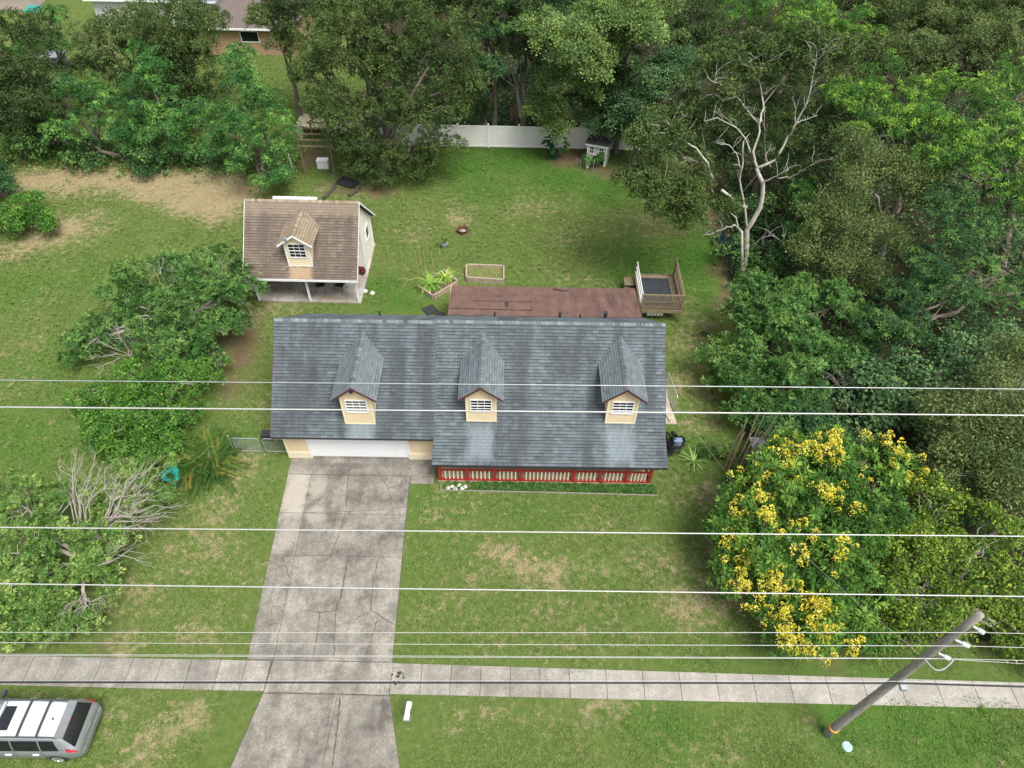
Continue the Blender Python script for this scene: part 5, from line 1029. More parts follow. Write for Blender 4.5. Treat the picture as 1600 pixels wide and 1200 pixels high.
# --- back left
tree('edge_oak', 'dark oak with dense small leaves at the far left back', 'tree', [(20,90,7,3),(45,150,5,2.5),(5,180,4,2.6),(45,55,7,1.8),(35,205,2.4,1.8)], 'oak', DOAK, twigs=14, pr=.7)
tree('ear_tree', 'broad feathery green tree at the left end of the hay patch', 'tree', [(120,140,5,1.5),(160,170,4,1.7),(110,200,3,1.7),(190,215,2.4,1.5),(85,150,4,1.1)], 'fern', EAR, extra=tips(.2), twigs=12, scale=.84, pr=.75, plo=0)
tree('ear_tree', 'feathery green tree with a tall leader amid the thicket', 'tree', [(225,95,6.8,1.1),(235,125,6,1.3),(205,150,4.4,1.4),(250,165,4.2,1.7),(265,205,3,1.7),(300,190,3.2,1.4),(290,235,1.6,1.2),(230,200,2.6,1.4)], 'fern', EAR, extra=tips(.2), twigs=12, scale=.84, pr=.75, plo=0)
tree('ear_tree', 'tall feathery green tree drooping behind the cottage', 'tree', [(368,92,7.8,.85),(380,125,6.6,1.2),(390,150,6,1.3),(345,190,4.5,1.5),(420,190,4.5,1.7),(385,200,4.3,1.6),(390,245,2.8,1.6),(435,235,3,1.2),(425,280,1.5,1.1),(350,225,2.8,1.3)], 'fern', EAR, (410, 285), extra=tips(.25), twigs=12, scale=.84, pr=.75, plo=0)
tree('sapling', 'slender young feathery tree in the gap at the far back left', 'tree', [(75,25,6,1.2),(60,75,5,1.2),(100,75,4.2,1.0),(40,85,4,.9)], 'fern', EAR, twigs=12, scale=.84, pr=.75, plo=0)
tree('olive_tree', 'olive-green fine-leaved tree in front of the grey house', 'tree', [(190,70,6,2.4),(140,50,6.5,1.8),(225,45,7,2)], 'oak', OLV, twigs=15, pr=.7)
tree('olive_tree', 'wide dark olive tree between the grey and the tan brick house', 'tree', [(270,55,7.5,2.8),(300,80,6,2.2),(290,130,4,2.0),(300,30,7.5,2.2),(260,110,4.6,1.8)], 'oak', OAK, twigs=15, pr=.7)
tree('olive_tree', 'thin olive tree right of the tan brick house', 'tree', [(425,35,8,1.7),(450,70,6.6,1.7),(440,15,9,1.8),(462,120,5,1.2)], 'oak', OLV, twigs=20, gap=.2)
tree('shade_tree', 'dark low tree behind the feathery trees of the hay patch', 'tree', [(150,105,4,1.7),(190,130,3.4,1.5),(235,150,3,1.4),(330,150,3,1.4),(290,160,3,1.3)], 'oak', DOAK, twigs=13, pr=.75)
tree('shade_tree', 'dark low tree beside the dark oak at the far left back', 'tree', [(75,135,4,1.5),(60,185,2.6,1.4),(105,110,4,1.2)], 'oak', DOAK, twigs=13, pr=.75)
tree('shrub', 'dark shrub mass low behind the hay patch thicket', 'shrub', [(60,215,1.6,1.8),(140,240,1.1,1.4),(230,245,1.1,1.5),(320,240,1.1,1.4)], 'broad', EARD, twigs=12, pr=.6)
# --- big oak
tree('big_oak', 'large spreading dark oak behind the cottage with foliage hanging to the soil', 'tree', [(560,85,8.5,2.6),(640,105,8,2.7),(535,165,5.6,2.3),(615,185,5.2,2.5),(690,165,5.6,2.1),(575,235,2.8,1.7),(620,240,2.6,1.6),(690,225,3,1.5),(665,255,1.6,1.1),(575,262,1.5,1.2),(625,268,1.4,1.2),(600,30,11,2.8),(525,45,10,2.3),(690,60,10,2.3),(500,110,7,1.8),(720,120,7.4,1.4),(545,210,3.6,1.5)], 'oak', OAK, (595, 285), r0_=.32, twigs=15, tw=70, pr=.7)
tree('back_oak', 'dark oak crown rising behind the big oak', 'tree', [(560,-20,11,3),(650,-10,11,3),(480,-5,10,2.6),(710,0,11,2.4)], 'oak', DOAK, twigs=12)
# --- behind the white fence
tree('bare_trunk_tree', 'leaning feathery tree with bare forked trunk behind the white fence', 'tree', [(750,55,9,1.3),(790,25,10,1.5),(775,105,7,1.2),(740,100,7,1.0),(820,20,10,1.3)], 'fern', EARD, (818, 200), paleb, extra=tips(.3), r0_=.16, twigs=12, scale=.84, pr=.75, plo=0)
tree('camphor_tree', 'rounded light green camphor crown overhanging the white fence', 'tree', [(885,70,9.4,1.7),(915,105,8,1.5),(850,50,9.6,1.5),(880,130,6.4,1.4),(850,175,4,1.3),(875,205,2.6,1.0),(905,60,9.6,1.5),(925,140,6,1.1)], 'puff', CAM, (865, 190), pr=.7, twigs=23, lo=-.3)
tree('camphor_tree', 'tall bright camphor crown at the top behind the coop', 'tree', [(985,35,10.4,2.2),(1030,50,9.6,1.6),(945,20,10.4,1.7),(1020,5,10.6,2),(960,65,8.8,1.4)], 'puff', CAM, pr=.75, twigs=23, lo=-.3)
tree('camphor_tree', 'dark round camphor tree between coop and white-limbed tree', 'tree', [(1040,130,6.4,2.0),(1005,180,4.4,1.8),(955,190,3.2,1.5),(1080,110,7.4,1.6),(930,200,2.6,1.2),(1000,215,2.6,1.3),(1045,235,2.2,1.4),(975,165,4.6,1.5)], 'puff', CAMD, pr=.7, twigs=22, lo=-.3)
for pix, lb in (([(760,-15,11,2.4),(820,-10,11,2.4),(735,25,9.4,1.7)], 'dark tree top at the back left of the bare-trunk tree'), ([(795,65,8,1.6),(838,85,6.6,1.4),(825,35,9,1.6)], 'dark tree right behind the bare-trunk tree'), ([(735,150,4.2,1.3),(755,180,2.6,1.0),(780,130,4,1.1)], 'shaded low tree behind the fence beside the big oak'), ([(940,120,6,1.6),(925,165,4,1.4),(975,110,6.6,1.6)], 'shaded tree between the two camphor crowns')):
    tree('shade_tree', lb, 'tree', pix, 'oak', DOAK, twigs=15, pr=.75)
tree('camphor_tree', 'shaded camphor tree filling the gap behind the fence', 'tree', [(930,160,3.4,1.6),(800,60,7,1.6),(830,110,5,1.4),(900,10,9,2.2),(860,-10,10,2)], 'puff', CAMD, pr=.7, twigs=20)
# --- white-limbed oak: limbs traced one by one in its own upright plane
wo = thing('white_limbed_oak', 'half-bare oak with white forked limbs at the right edge of the lawn', 'tree', tuple(G(1160, 440))); WY = 36.5; mb = MB()
def wl(pix, r0_, r1_, dy=0.):
    P = [GY(x_, y_, WY+dy*i/max(1, len(pix)-1)) for i, (x_, y_) in enumerate(pix)]; pts = []
    for a, b_ in zip(P[:-1], P[1:]):
        for q in range(3): pts.append(a.lerp(b_, q/3)+Vector((random.gauss(0, .02), random.gauss(0, .04), random.gauss(0, .02))))
    pts.append(P[-1]); k = len(pts)-1; mb.tube(pts, [lerp(r0_, r1_, (i/k)**.7)*.9 for i in range(k+1)], 7); return pts
L_ = [([(1157,440),(1165,400),(1168,360),(1188,325),(1192,285),(1182,262)],.23,.12,0),([(1182,262),(1176,235),(1188,205),(1184,190),(1170,175),(1150,150),(1135,135)],.095,.02,1),([(1186,195),(1193,170),(1190,140),(1184,120)],.08,.03,1.5),([(1182,264),(1210,250),(1232,215),(1245,190),(1262,155),(1268,130),(1274,98),(1277,80)],.095,.015,-.5),
      ([(1243,193),(1260,187),(1277,180)],.04,.015,0),([(1266,140),(1283,120),(1295,108)],.035,.012,0),([(1242,190),(1243,170),(1238,150)],.03,.01,.5),([(1168,358),(1164,325),(1155,280),(1160,255),(1162,220)],.09,.04,-1),([(1157,265),(1150,240),(1140,228),(1118,222)],.05,.015,-1),([(1172,238),(1165,215),(1150,200),(1120,183),(1100,190)],.06,.015,-.6),
      ([(1165,325),(1148,312),(1128,297)],.13,.09,-1),([(1113,278),(1105,255),(1088,232),(1062,215),(1050,206),(1022,210)],.085,.02,-.5),([(1103,278),(1078,278),(1055,280),(1038,280)],.06,.015,-1),([(1110,270),(1098,255),(1080,250),(1058,255)],.04,.012,0),([(1052,208),(1048,195),(1055,180)],.03,.01,0),([(1191,285),(1205,278),(1218,272),(1232,266)],.06,.02,-1),([(1215,278),(1235,278),(1252,268),(1270,257)],.045,.012,-1.3),
      ([(1160,362),(1148,352),(1130,358),(1110,366),(1095,370)],.06,.02,-1),([(1175,385),(1190,372),(1206,368),(1225,380)],.04,.012,-1),([(1184,120),(1178,108),(1160,100)],.025,.01,.3),([(1185,122),(1190,108),(1194,98)],.025,.01,.3),([(1135,136),(1115,128),(1105,120)],.025,.01,0),([(1150,152),(1130,158),(1118,148)],.025,.01,.2),([(1205,262),(1195,245),(1204,230)],.03,.012,.3),([(1275,100),(1268,92),(1266,85)],.018,.008,0),([(1275,95),(1283,88),(1288,84)],.018,.008,0)]
for pix, a, b_, dy in L_:
    pts = wl(pix, a, b_, dy)
    for q in pts[len(pts)//2::2]:
        if a < .13:
            for _ in range(2): limb(mb, q, q+Vector((random.gauss(0, .6), random.gauss(0, .5), random.uniform(.1, .9))), b_*.6+.005, .004, 3, .3, 4)
mb.build('trunk', paleb, wo, smooth=True)
cl = [(tuple(GY(a, b_, y_)), r_) for a, b_, y_, r_ in ((1175,95,38,1.5),(1130,105,38,1.4),(1110,140,37.6,1.3),(1265,85,37.5,1.4),(1290,100,37,1.1),(1215,100,39,1.3),(1045,205,36.5,1.4),(1005,215,36.5,.9),(1000,270,36,1.2),(1035,300,35.5,1.3),(1075,300,35.5,1.2),(1095,285,36.2,1.0),(1060,345,35,1.1),(1150,165,38.5,1.2),(1225,160,39,1.3),(1080,235,37.8,1.1),(1200,210,39.5,1.3),(1090,180,38.3,1.2),(1240,215,39.5,1.0),(1120,320,35.5,.7))]
VT, (C_, R_) = foliage(cl, 'oak', twigs=17, pr=.55, gap=.2); leaf_obj('crown', VT, OAK, wo); wob = skeleton(wo, tuple(G(1160, 440)), cl[-1:], C_, paleb, .1, twigs=4)
VT = place('vine', np.array([list(GY(1160+random.gauss(0, 4), random.uniform(370, 440), 36.3)) for _ in range(60)]), sphere_pts(60), .6); leaf_obj('ivy', VT, VIN, wo)
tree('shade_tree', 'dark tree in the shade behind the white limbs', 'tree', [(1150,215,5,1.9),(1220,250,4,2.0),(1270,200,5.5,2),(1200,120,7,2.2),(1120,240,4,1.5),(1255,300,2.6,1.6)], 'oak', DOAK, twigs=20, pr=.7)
tree('shrub', 'dark low shrub below the white-limbed tree', 'shrub', [(1195,330,1.4,1.3),(1215,400,1.2,1.3),(1180,420,.9,.9),(1150,385,1,1.0),(1240,360,1.6,1.3)], 'broad', EARD, twigs=10, pr=.55)
# --- right-hand wood
tree('bright_ear_tree', 'bright green tree top behind the white-limbed oak', 'tree', [(1160,25,9,1.7),(1220,15,9.6,2),(1290,25,9.2,1.8),(1340,50,8.8,1.5),(1245,55,8.4,1.6)], 'fern', EARB, extra=tips(.4), twigs=12, scale=.84, pr=.8, plo=0)
for pix, lb in (([(1390,85,8.2,2.0),(1440,95,8.4,2),(1360,110,7,1.8)], 'olive-topped tree just above the bright feathery canopy'), ([(1520,80,8.8,2.2),(1570,70,9,2.2),(1480,60,8.6,2)], 'olive round tree at the right behind the bright canopy'), ([(1400,30,8.6,2.4),(1470,20,9,2.4),(1350,10,9,2.2)], 'willowy grey-green tree at the very back of the wood'), ([(1545,20,9.4,2.4),(1610,30,9.4,2.4),(1600,-10,9.6,2.5)], 'dull green tree at the back right corner of the wood'), ([(1080,20,9,2),(1110,60,8,1.8),(1060,70,7.6,1.4)], 'dark tree behind the tall bright camphor crown')):
    tree('wood_tree', lb, 'tree', pix, 'oak', OLV if 'olive' in lb else (DOAK if 'dark' in lb else OAK), twigs=20, pr=.75, group='trees of the back wood')
tree('bright_ear_tree', 'broad bright green feathery tree right of the white-limbed oak', 'tree', [(1330,165,8,1.2),(1375,135,8.8,1.4),(1420,160,9,1.4),(1380,195,8.6,1.4),(1430,205,8.8,1.4),(1310,140,7.6,1.0),(1465,140,9.2,1.4),(1345,210,7.6,1.0)], 'fern', EARB, (1400, 330), extra=tips(.6, 1.1), twigs=12, scale=.84, pr=.8, plo=0)
tree('bright_ear_tree', 'largest bright feathery tree at the right of the wood', 'tree', [(1480,215,9,1.5),(1530,165,9.4,1.6),(1580,130,9.4,1.7),(1530,235,8.8,1.5),(1590,210,9.2,1.7),(1500,270,8.2,1.4),(1565,290,8.2,1.5),(1620,260,8.6,1.6),(1455,250,8.2,1.1)], 'fern', EARB, (1560, 430), extra=tips(.5, 1.1), twigs=12, scale=.84, pr=.8, plo=0, r0_=.3)
tree('blue_ear_tree', 'darker blue-green feathery tree below the bright canopy', 'tree', [(1580,335,7,1.6),(1520,340,6.8,1.4),(1480,385,6,1.4),(1550,400,6,1.5),(1440,440,5,1.4),(1405,475,4.6,1.2),(1375,505,4,1.0),(1500,450,5,1.4),(1590,440,5.2,1.6),(1470,330,6.8,1.1),(1420,520,3.6,1.0)], 'fern', EARD, (1650, 480), barkm, extra=tips(.4), twigs=12, scale=.84, pr=.8, plo=0, r0_=.25)
tree('scrub_oak', 'grey-olive twiggy tree below the bright canopy', 'tree', [(1330,235,8,1.4),(1380,250,7.8,1.5),(1410,285,7,1.5),(1350,290,7,1.5),(1440,300,6.6,1.2)], 'scrub', OLV, (1370, 430), twigm, twigs=20, tw=120, pr=.6, scale=1.1)
tree('scrub_oak', 'lower grey-olive twiggy tree beside the ivy trunk', 'tree', [(1285,345,5.6,1.4),(1330,350,5.6,1.5),(1270,395,4,1.3),(1320,405,4,1.4),(1370,370,5,1.4),(1300,440,2.8,1.1),(1360,420,3.6,1.2)], 'scrub', OLV, (1310, 490), twigm, twigs=20, tw=120, pr=.6, scale=1.1)
tree('ear_sapling', 'bright feathery sapling left of the twiggy tree', 'tree', [(1255,300,4.4,.8),(1262,330,3.8,.8),(1250,360,3,.8)], 'fern', EAR, extra=tips(.5), twigs=12, scale=.84, pr=.6, plo=0)
tree('pepper_tree', 'bushy glossy green tree on the lawn boundary right of the house', 'tree', [(1185,465,3.6,1.4),(1160,500,3.2,1.3),(1215,495,3.4,1.4),(1180,540,2.6,1.4),(1140,560,1.9,1.2),(1255,465,3.4,1.3),(1300,480,3.2,1.3),(1240,530,2.8,1.4)], 'rosette', PEP, extra=tips(.8, .8, 5), twigs=18, pr=.55, scale=1.15, tw=60)
tree('pepper_tree', 'dark bushy tree behind the dry canes', 'tree', [(1150,615,1.7,1.3),(1200,600,2,1.4),(1180,650,1.3,1.1),(1250,590,2.2,1.4),(1225,640,1.4,1.2),(1130,590,1.5,.9),(1300,550,2.4,1.4),(1340,520,2.8,1.3)], 'rosette', PEP, twigs=19, pr=.55, scale=1.15, tw=60)
tree('shade_tree', 'row of dark foliage far behind the bright tree top', 'tree', [(1110,35,4,2.4),(1180,45,4,2.4),(1250,40,4,2.4),(1060,10,5,2.4),(1310,70,4,2.0)], 'oak', DOAK, twigs=12, pr=.85)
tree('shade_tree', 'dark tree filling the gap left of the bright feathery canopy', 'tree', [(1225,70,6,1.8),(1190,60,7,1.6),(1270,150,5.5,1.6),(1120,90,6,1.6)], 'oak', DOAK, twigs=14, pr=.75)
tree('shade_tree', 'dark tree under the middle of the bright feathery canopy', 'tree', [(1390,215,5.5,1.7),(1430,250,5,1.6),(1350,170,5.5,1.5),(1470,190,6.5,1.6)], 'oak', DOAK, twigs=12, pr=.8)
tree('shade_tree', 'dark tree under the olive tops at the back of the wood', 'tree', [(1440,120,6,1.8),(1500,110,6.5,1.8),(1560,110,6.5,1.8),(1340,90,6.5,1.6),(1420,60,7,1.8)], 'oak', DOAK, twigs=12, pr=.8)
tree('shrub', 'dark shrub in the shaded hollow of the wood', 'shrub', [(1380,580,1.6,1.6),(1440,600,1.6,1.7),(1500,570,1.8,1.8),(1400,640,1.2,1.5),(1330,600,1.4,1.4),(1460,660,1.2,1.4),(1550,530,2.4,1.8),(1350,670,1,1.2)], 'broad', CAMD, twigs=9, pr=.6)
tree('feather_sapling', 'flat blue-green feathery sapling above the flowering tree', 'shrub', [(1270,665,1.8,.8),(1240,655,1.6,.6),(1300,675,1.8,.6),(1210,670,1.4,.6)], 'fern', EARD, twigs=12, pr=.55, plo=0, scale=1.2)
tree('olive_tree', 'grey-olive fine-twigged tree at the right edge of the wood', 'tree', [(1500,690,4,1.6),(1560,640,4.6,1.7),(1570,720,3.8,1.6),(1600,580,4.8,1.6),(1500,740,3.2,1.4),(1560,780,2.6,1.4),(1610,690,4,1.6),(1470,650,3.6,1.0)], 'scrub', OLV, (1570, 800), twigm, twigs=24, tw=140, pr=.6, scale=1.15)
# --- golden rain tree: leaves, then flower panicles as their own part
def pan(C_, R_): return place('rosette', C_, sphere_pts(len(C_), .2), 1.)
gt_, C_, R_ = tree('golden_rain_tree', 'dark green tree covered in bright yellow flower clusters beside the front lawn', 'tree', [(1255,720,4,1.3),(1200,745,3.6,1.2),(1310,730,4,1.3),(1170,790,2.9,1.2),(1240,790,3.6,1.5),(1320,800,3.6,1.5),(1150,850,2.3,1.1),(1210,850,3,1.4),(1290,860,3.2,1.5),(1170,900,2,1.1),(1240,920,2.5,1.4),(1320,920,2.4,1.4),(1220,970,1.6,1.1),(1280,985,1.5,1.1),(1380,740,3,1.2),(1340,970,1.3,1.0),(1370,830,3,1.2)], 'rosette', GLD, (1260, 960), twigs=22, pr=.55, scale=1.35, tw=80)
cen = []
for px, py, z, n_ in [(1230,720,4.6,6),(1262,705,5,7),(1200,745,4.2,6),(1180,770,3.8,6),(1160,745,3.6,4),(1290,700,5.0,5),(1300,725,4.8,4),(1215,765,4.2,5),(1150,800,3.2,4),(1190,805,3.8,6),(1270,770,4.6,3),(1310,790,4.6,6),(1145,850,2.8,5),(1165,870,2.9,7),(1150,895,2.6,6),(1210,830,3.8,4),(1260,835,4.0,3),(1205,910,3.0,8),(1215,920,3.0,5),(1165,925,2.4,4),(1310,855,4.0,5),(1300,870,4,4),(1270,950,2.8,8),(1280,965,2.6,7),(1285,985,2.3,6),(1230,1000,1.9,6),(1245,1015,1.6,5),(1215,985,2.1,4),(1280,1020,1.7,4),(1310,1000,1.9,3),(1400,720,4,5),(1415,750,3.6,4),(1385,700,4.0,3),(1350,690,4.4,2),(1180,965,1.9,3),(1230,960,2.4,4),(1435,740,3,2),(1330,1010,1.5,2),(1345,755,4.2,2),(1250,870,3.6,3),(1140,830,2.6,3)]:
    c_ = G(px, py, z); cen.append(np.array(c_)+rg.normal(size=(int(n_*2.0), 3))*[.30, .36, .14]+[0, 0, .2])
lc = C_[(C_[:, 2] > 2.0) & (rg.random(len(C_)) < .10)]; cen.append(lc+rg.normal(size=lc.shape)*.15+[0, 0, .5]); cen = np.concatenate(cen); fl = place('flower', cen, sphere_pts(len(cen), .5), 1.0, .75); leaf_obj('flower_clusters', fl, FLW, gt_)
mb = MB()
for c_ in cen[::2]:                                  # stalks that carry the panicles up from the crown
    q = Vector(C_[np.argmin(np.linalg.norm(C_-c_, axis=1))]); limb(mb, q, c_, .02, .008, 3, .1, 4)
mb.build('flower_stalks', barkm, gt_, kind='stuff')
tree('vine_thicket', 'yellow-green vine-covered thicket behind the utility pole', 'shrub', [(1400,870,2.4,1.3),(1440,830,2.8,1.4),(1480,880,2.2,1.5),(1400,950,1.4,1.2),(1440,930,1.8,1.3),(1530,920,1.8,1.5),(1570,990,1.1,1.2),(1590,900,2,1.5),(1490,980,1.1,1.2),(1540,840,2.6,1.4),(1370,1000,.8,.9),(1430,1005,.8,.9),(1610,1010,1,1.1),(1450,780,2.8,1.2)], 'vine', VINY, twigs=17, pr=.5, scale=.75, tw=130, bark_=twigm, gap=.3)
# --- left hedge
tree('pepper_tree', 'large bushy green hedge tree left of the cottage with bare grey twigs', 'tree', [(330,415,2.6,1.4),(270,415,2.6,1.3),(220,440,2.3,1.4),(290,460,2.7,1.5),(240,490,2.3,1.4),(350,465,2.3,1.3),(380,440,2.2,1.1),(310,510,2.3,1.4),(190,470,1.9,1.2),(160,520,1.6,1.2),(130,545,1.3,1.0),(350,520,1.7,1.1),(280,545,1.9,1.2),(230,540,1.8,1.2),(395,425,1.6,.8),(330,555,1.2,.9)], 'rosette', PEP, twigs=18, pr=.5, scale=1.05, tw=110, bark_=twigm, gap=.12, extra=tips(.8, .8, 6))
tree('vine_thicket', 'bright green vine-smothered bushes below the left hedge tree', 'shrub', [(210,600,1.7,1.3),(270,600,1.7,1.2),(320,590,1.3,1.0),(170,640,1.4,1.2),(230,650,1.5,1.2),(290,650,1.3,1.1),(160,690,1.1,1.0),(210,700,1.2,1.1),(260,695,1.2,1.0),(190,660,1.4,1.1),(140,610,1.1,.9)], 'vine', VIN, twigs=20, pr=.5, scale=.72, tw=70, bark_=twigm, gap=.15, extra=tips(.5, .7, 5))
tree('silvery_shrub', 'pale green shrub full of bare silvery branches at the left edge', 'tree', [(40,790,2.4,1.3),(90,800,2.2,1.2),(180,760,2.2,1.2),(235,735,2.6,1.0),(230,770,2.0,1.0),(120,850,1.8,1.4),(50,860,2,1.4),(40,920,1.6,1.4),(100,920,1.4,1.2),(170,860,1.5,1.2),(60,980,.9,1.1),(130,960,.9,.9),(15,980,1,1.2),(190,810,1.8,1.1),(150,900,1.2,.9)], 'rosette', SILV, twigs=21, pr=.42, scale=.85, tw=110, bark_=twigm, gap=.2)
tree('bush', 'rounded green bush standing alone on the left field', 'shrub', [(50,330,1.3,1.0),(25,345,1.1,1.1),(75,345,.9,.8),(0,330,1.2,1.0),(40,310,1.4,.8)], 'vine', VIN, twigs=20, pr=.5, scale=.75, gap=.1)
tree('bush', 'dark bush on the far left edge above the lone bush', 'shrub', [(-5,270,1.6,.9),(-10,290,1.2,.9)], 'fern', EARD, twigs=10, pr=.6)
# bare branch fans over the shrubs
def fan(t, base, tip_list, r0_=.04, kids=7):
    r0_ *= .6
    mb = MB(); b0 = G(*base)
    for tpx in tip_list:
        e = G(*tpx); pts = limb(mb, b0+Vector((random.gauss(0, .1), random.gauss(0, .1), 0)), e, r0_, .007, 6, .25, 5)
        for i in range(kids):
            q = pts[random.randint(2, 5)]; d = (e-b0).normalized(); limb(mb, q, q+(d+Vector((random.gauss(0, .5), random.gauss(0, .5), random.gauss(0, .3)))).normalized()*random.uniform(.4, 1.3), .008, .003, 3, .3, 4)
    mb.build('bare_branches', twigm, t)
bt_ = [o for o in C.objects if o.get('label', '').startswith('pale green shrub full')][0]
fan(bt_, (125,830,1.6), [(100,720,3),(130,715,3.2),(160,730,3.2),(145,740,3.4),(85,735,2.8),(180,720,3),(120,700,3.2),(150,705,3.3)], .045, 12); fan(bt_, (160,820,2), [(245,720,3.2),(230,735,3.3),(215,745,3.4),(260,800,2.6),(275,810,2.4),(240,830,2.2),(285,790,2.6),(220,800,2.8),(250,815,2.4),(265,775,2.8),(235,755,3.2),(200,740,3.4),(255,745,3)], .045, 12); fan(bt_, (135,890,1.6), [(225,865,2.2),(200,850,2.6),(235,880,1.8)], .05); fan(bt_, (125,930,1.2), [(90,985,1.2),(120,990,1.2),(150,960,1.4),(165,940,1.4),(110,950,1.6)], .04, 5); fan(bt_, (40,830,2), [(30,745,2.6),(60,740,2.8),(10,960,1.4)], .03)
ht_ = [o for o in C.objects if o.get('label', '').startswith('large bushy green hedge')][0]
fan(ht_, (205,555,1.2), [(145,560,1.9),(150,535,2.2),(165,520,2.5),(180,515,2.7),(200,510,2.8),(225,505,2.8),(150,585,1.6)], .035, 9); fan(ht_, (345,445,2.2), [(400,455,2.4),(390,440,3),(375,480,2),(385,490,1.6),(395,495,1.2),(355,410,3.8)], .03, 5); fan(ht_, (258,445,2.6), [(270,415,3.8),(285,425,3.6),(255,400,4),(240,420,3.6)], .025, 5)
# roots of pepper tangle in the wood
pt_ = [o for o in C.objects if o.get('label', '').startswith('dark bushy tree behind')][0]
fan(pt_, (1330,620,.6), [(1300,565,2.4),(1330,560,2.4),(1350,570,2.2),(1370,560,2.4),(1290,590,2),(1360,590,1.6),(1320,640,.8),(1280,575,2.2)], .03, 9)
vt_ = [o for o in C.objects if o.get('label', '').startswith('yellow-green vine-covered')][0]
fan(vt_, (1420,960,1.2), [(1450,945,2.6),(1460,960,2.2),(1425,920,2.8),(1400,935,2.6)], .02, 6); fan(vt_, (1380,840,2.5), [(1360,770,4),(1375,760,4),(1345,785,4)], .03, 5)
# dry canes
cb0 = G(1150, 735); cn = thing('cane_clump', 'clump of tall dry brown canes beside the flowering tree', 'canes', cb0); cm = M('dry_cane', (.27,.20,.14), .9, .25)
for i in range(18):
    a = random.uniform(-.9, .7); b0 = cb0+Vector((a*.8, random.uniform(-.3, .3), 0)); h = random.uniform(2.2, 4.2); mb = MB(); mb.tube([b0, b0+Vector((a*.1+.12, .1, h*.5)), b0+Vector((a*.3+.35+random.uniform(-.1, .2), .3+random.uniform(-.2, .3), h))], [.032, .027, .015], 6); mb.build('cane', cm, cn)
# palms and strap-leaved plants
def strap(t, P, n_, L, wd, mat, h0=.0, droop=.6, name='leaves', up=.9, pinn=0):
    V = []; T = []
    for i in range(n_):
        a = rg.uniform(0, 6.28); e = rg.uniform(.25, 1.2)*up; Ln = L*rg.uniform(.7, 1.15); o = np.array([math.cos(a), math.sin(a), 0]); s = np.array([-o[1], o[0], 0]); p = np.array(P)+[0, 0, h0]+o*.05; pts = [p]; tt = rg.random()**(2.2 if pinn else 1)
        for k in range(5): e2 = e-droop*k/4; p = p+(o*math.cos(e2)+np.array([0, 0, math.sin(e2)]))*Ln/5; pts.append(p)
        for k in range(5):
            if pinn:
                d = (pts[k+1]-pts[k])
                for j in range(5):
                    for sg in (-1, 1):
                        q = pts[k]+d*j/5; lf = unit(s*sg+d/np.linalg.norm(d)*.6+[0, 0, -.25])*pinn*(1-.12*k)*rg.uniform(.8, 1.1); w_ = unit(d)*.034; V.append([q-w_, q+lf*.5-w_, q+lf, q+lf*.5+w_]); T.append(min(1, max(0, tt+rg.normal(0, .1))))
            else:
                w0 = wd*(1-k/5.2)*(.7 if k == 0 else 1); w1 = wd*(1-(k+1)/5.2); V.append([pts[k]-s*w0, pts[k]+s*w0, pts[k+1]+s*w1, pts[k+1]-s*w1]); T.append(tt)
    return leaf_obj(name, (np.array(V), np.clip(np.array(T), 0, 1)), mat, t)
PALM = leaf_mat('palm_leaf', (.045,.100,.022), (.080,.155,.030), (.26,.24,.05)); LILY = leaf_mat('lily_leaf', (0.065,0.179,0.032), (0.192,0.384,0.067), (0.798,0.850,0.210)); AGV = leaf_mat('agave_leaf', (0.097,0.194,0.049), (0.211,0.365,0.096), (0.462,0.588,0.190)); PURP = leaf_mat('purple_leaf', (.012,.010,.016), (.022,.018,.028), (.04,.04,.05))
P = G(317, 728); pl = thing('palm_clump', 'clump of low green and yellowing palm fronds beside the chain link gate', 'palm', P)
for i, (dx, dy) in enumerate([(0, 0), (.5, .3), (-.5, .2), (.3, -.4), (-.3, -.5), (.8, -.2), (-.9, .1), (.4, .7)]): strap(pl, (P.x+dx, P.y+dy, 0), 16, 1.9, .05, PALM, .15, 1.1, 'fronds', 1.05, .42)
mb = MB()
for i in range(6): a = Vector((random.uniform(-.6, .5), random.uniform(-.2, .6), 0)); mb.tube([P+a, P+a*1.3+Vector((0, 0, .9))], .03, 5)
mb.build('stems', barkm, pl, kind='stuff')
for px, py, n_, L, lb in ((672, 448, 150, 1.15, 'larger clump of pale strap-leaved lily in the diamond bed'), (696, 436, 85, .9, 'smaller clump of pale strap-leaved lily in the diamond bed')):
    P = G(px, py); t = thing('lily_plant', lb, 'plant', (P.x, P.y, .17)); strap(t, (P.x, P.y, .17), n_, L, .045, LILY, 0, 1.3)
P = G(1083, 722); t = thing('agave_plant', 'spiky strap-leaved plant on the grass right of the porch', 'plant', P); strap(t, P, 42, 1.0, .04, AGV, 0, .8)
for px, py, s, mt, lb in ((1046, 700, .5, PURP, 'dark purple shrub against the right house corner'), (1105, 715, .35, PEP, 'low green weeds beside the spiky plant'), (1130, 715, .4, SILV, 'low yellowish shrub in front of the dry canes'), (1146, 750, .4, PEP, 'small green shrub at the foot of the dry canes')):
    c_ = G(px, py); t = thing('small_shrub', lb, 'shrub', c_); VT, _ = foliage([((c_.x, c_.y, s*.8), s), ((c_.x+s*.6, c_.y+.1, s*.6), s*.7)], 'rosette', pr=.25, twigs=9, scale=.75); leaf_obj('foliage', VT, mt, t)
P = G(694, 385); VT, _ = foliage([((P.x, P.y, .45), .22)], 'rosette', pr=.15, twigs=6, scale=.6); leaf_obj('plant', VT, SILV, pt)
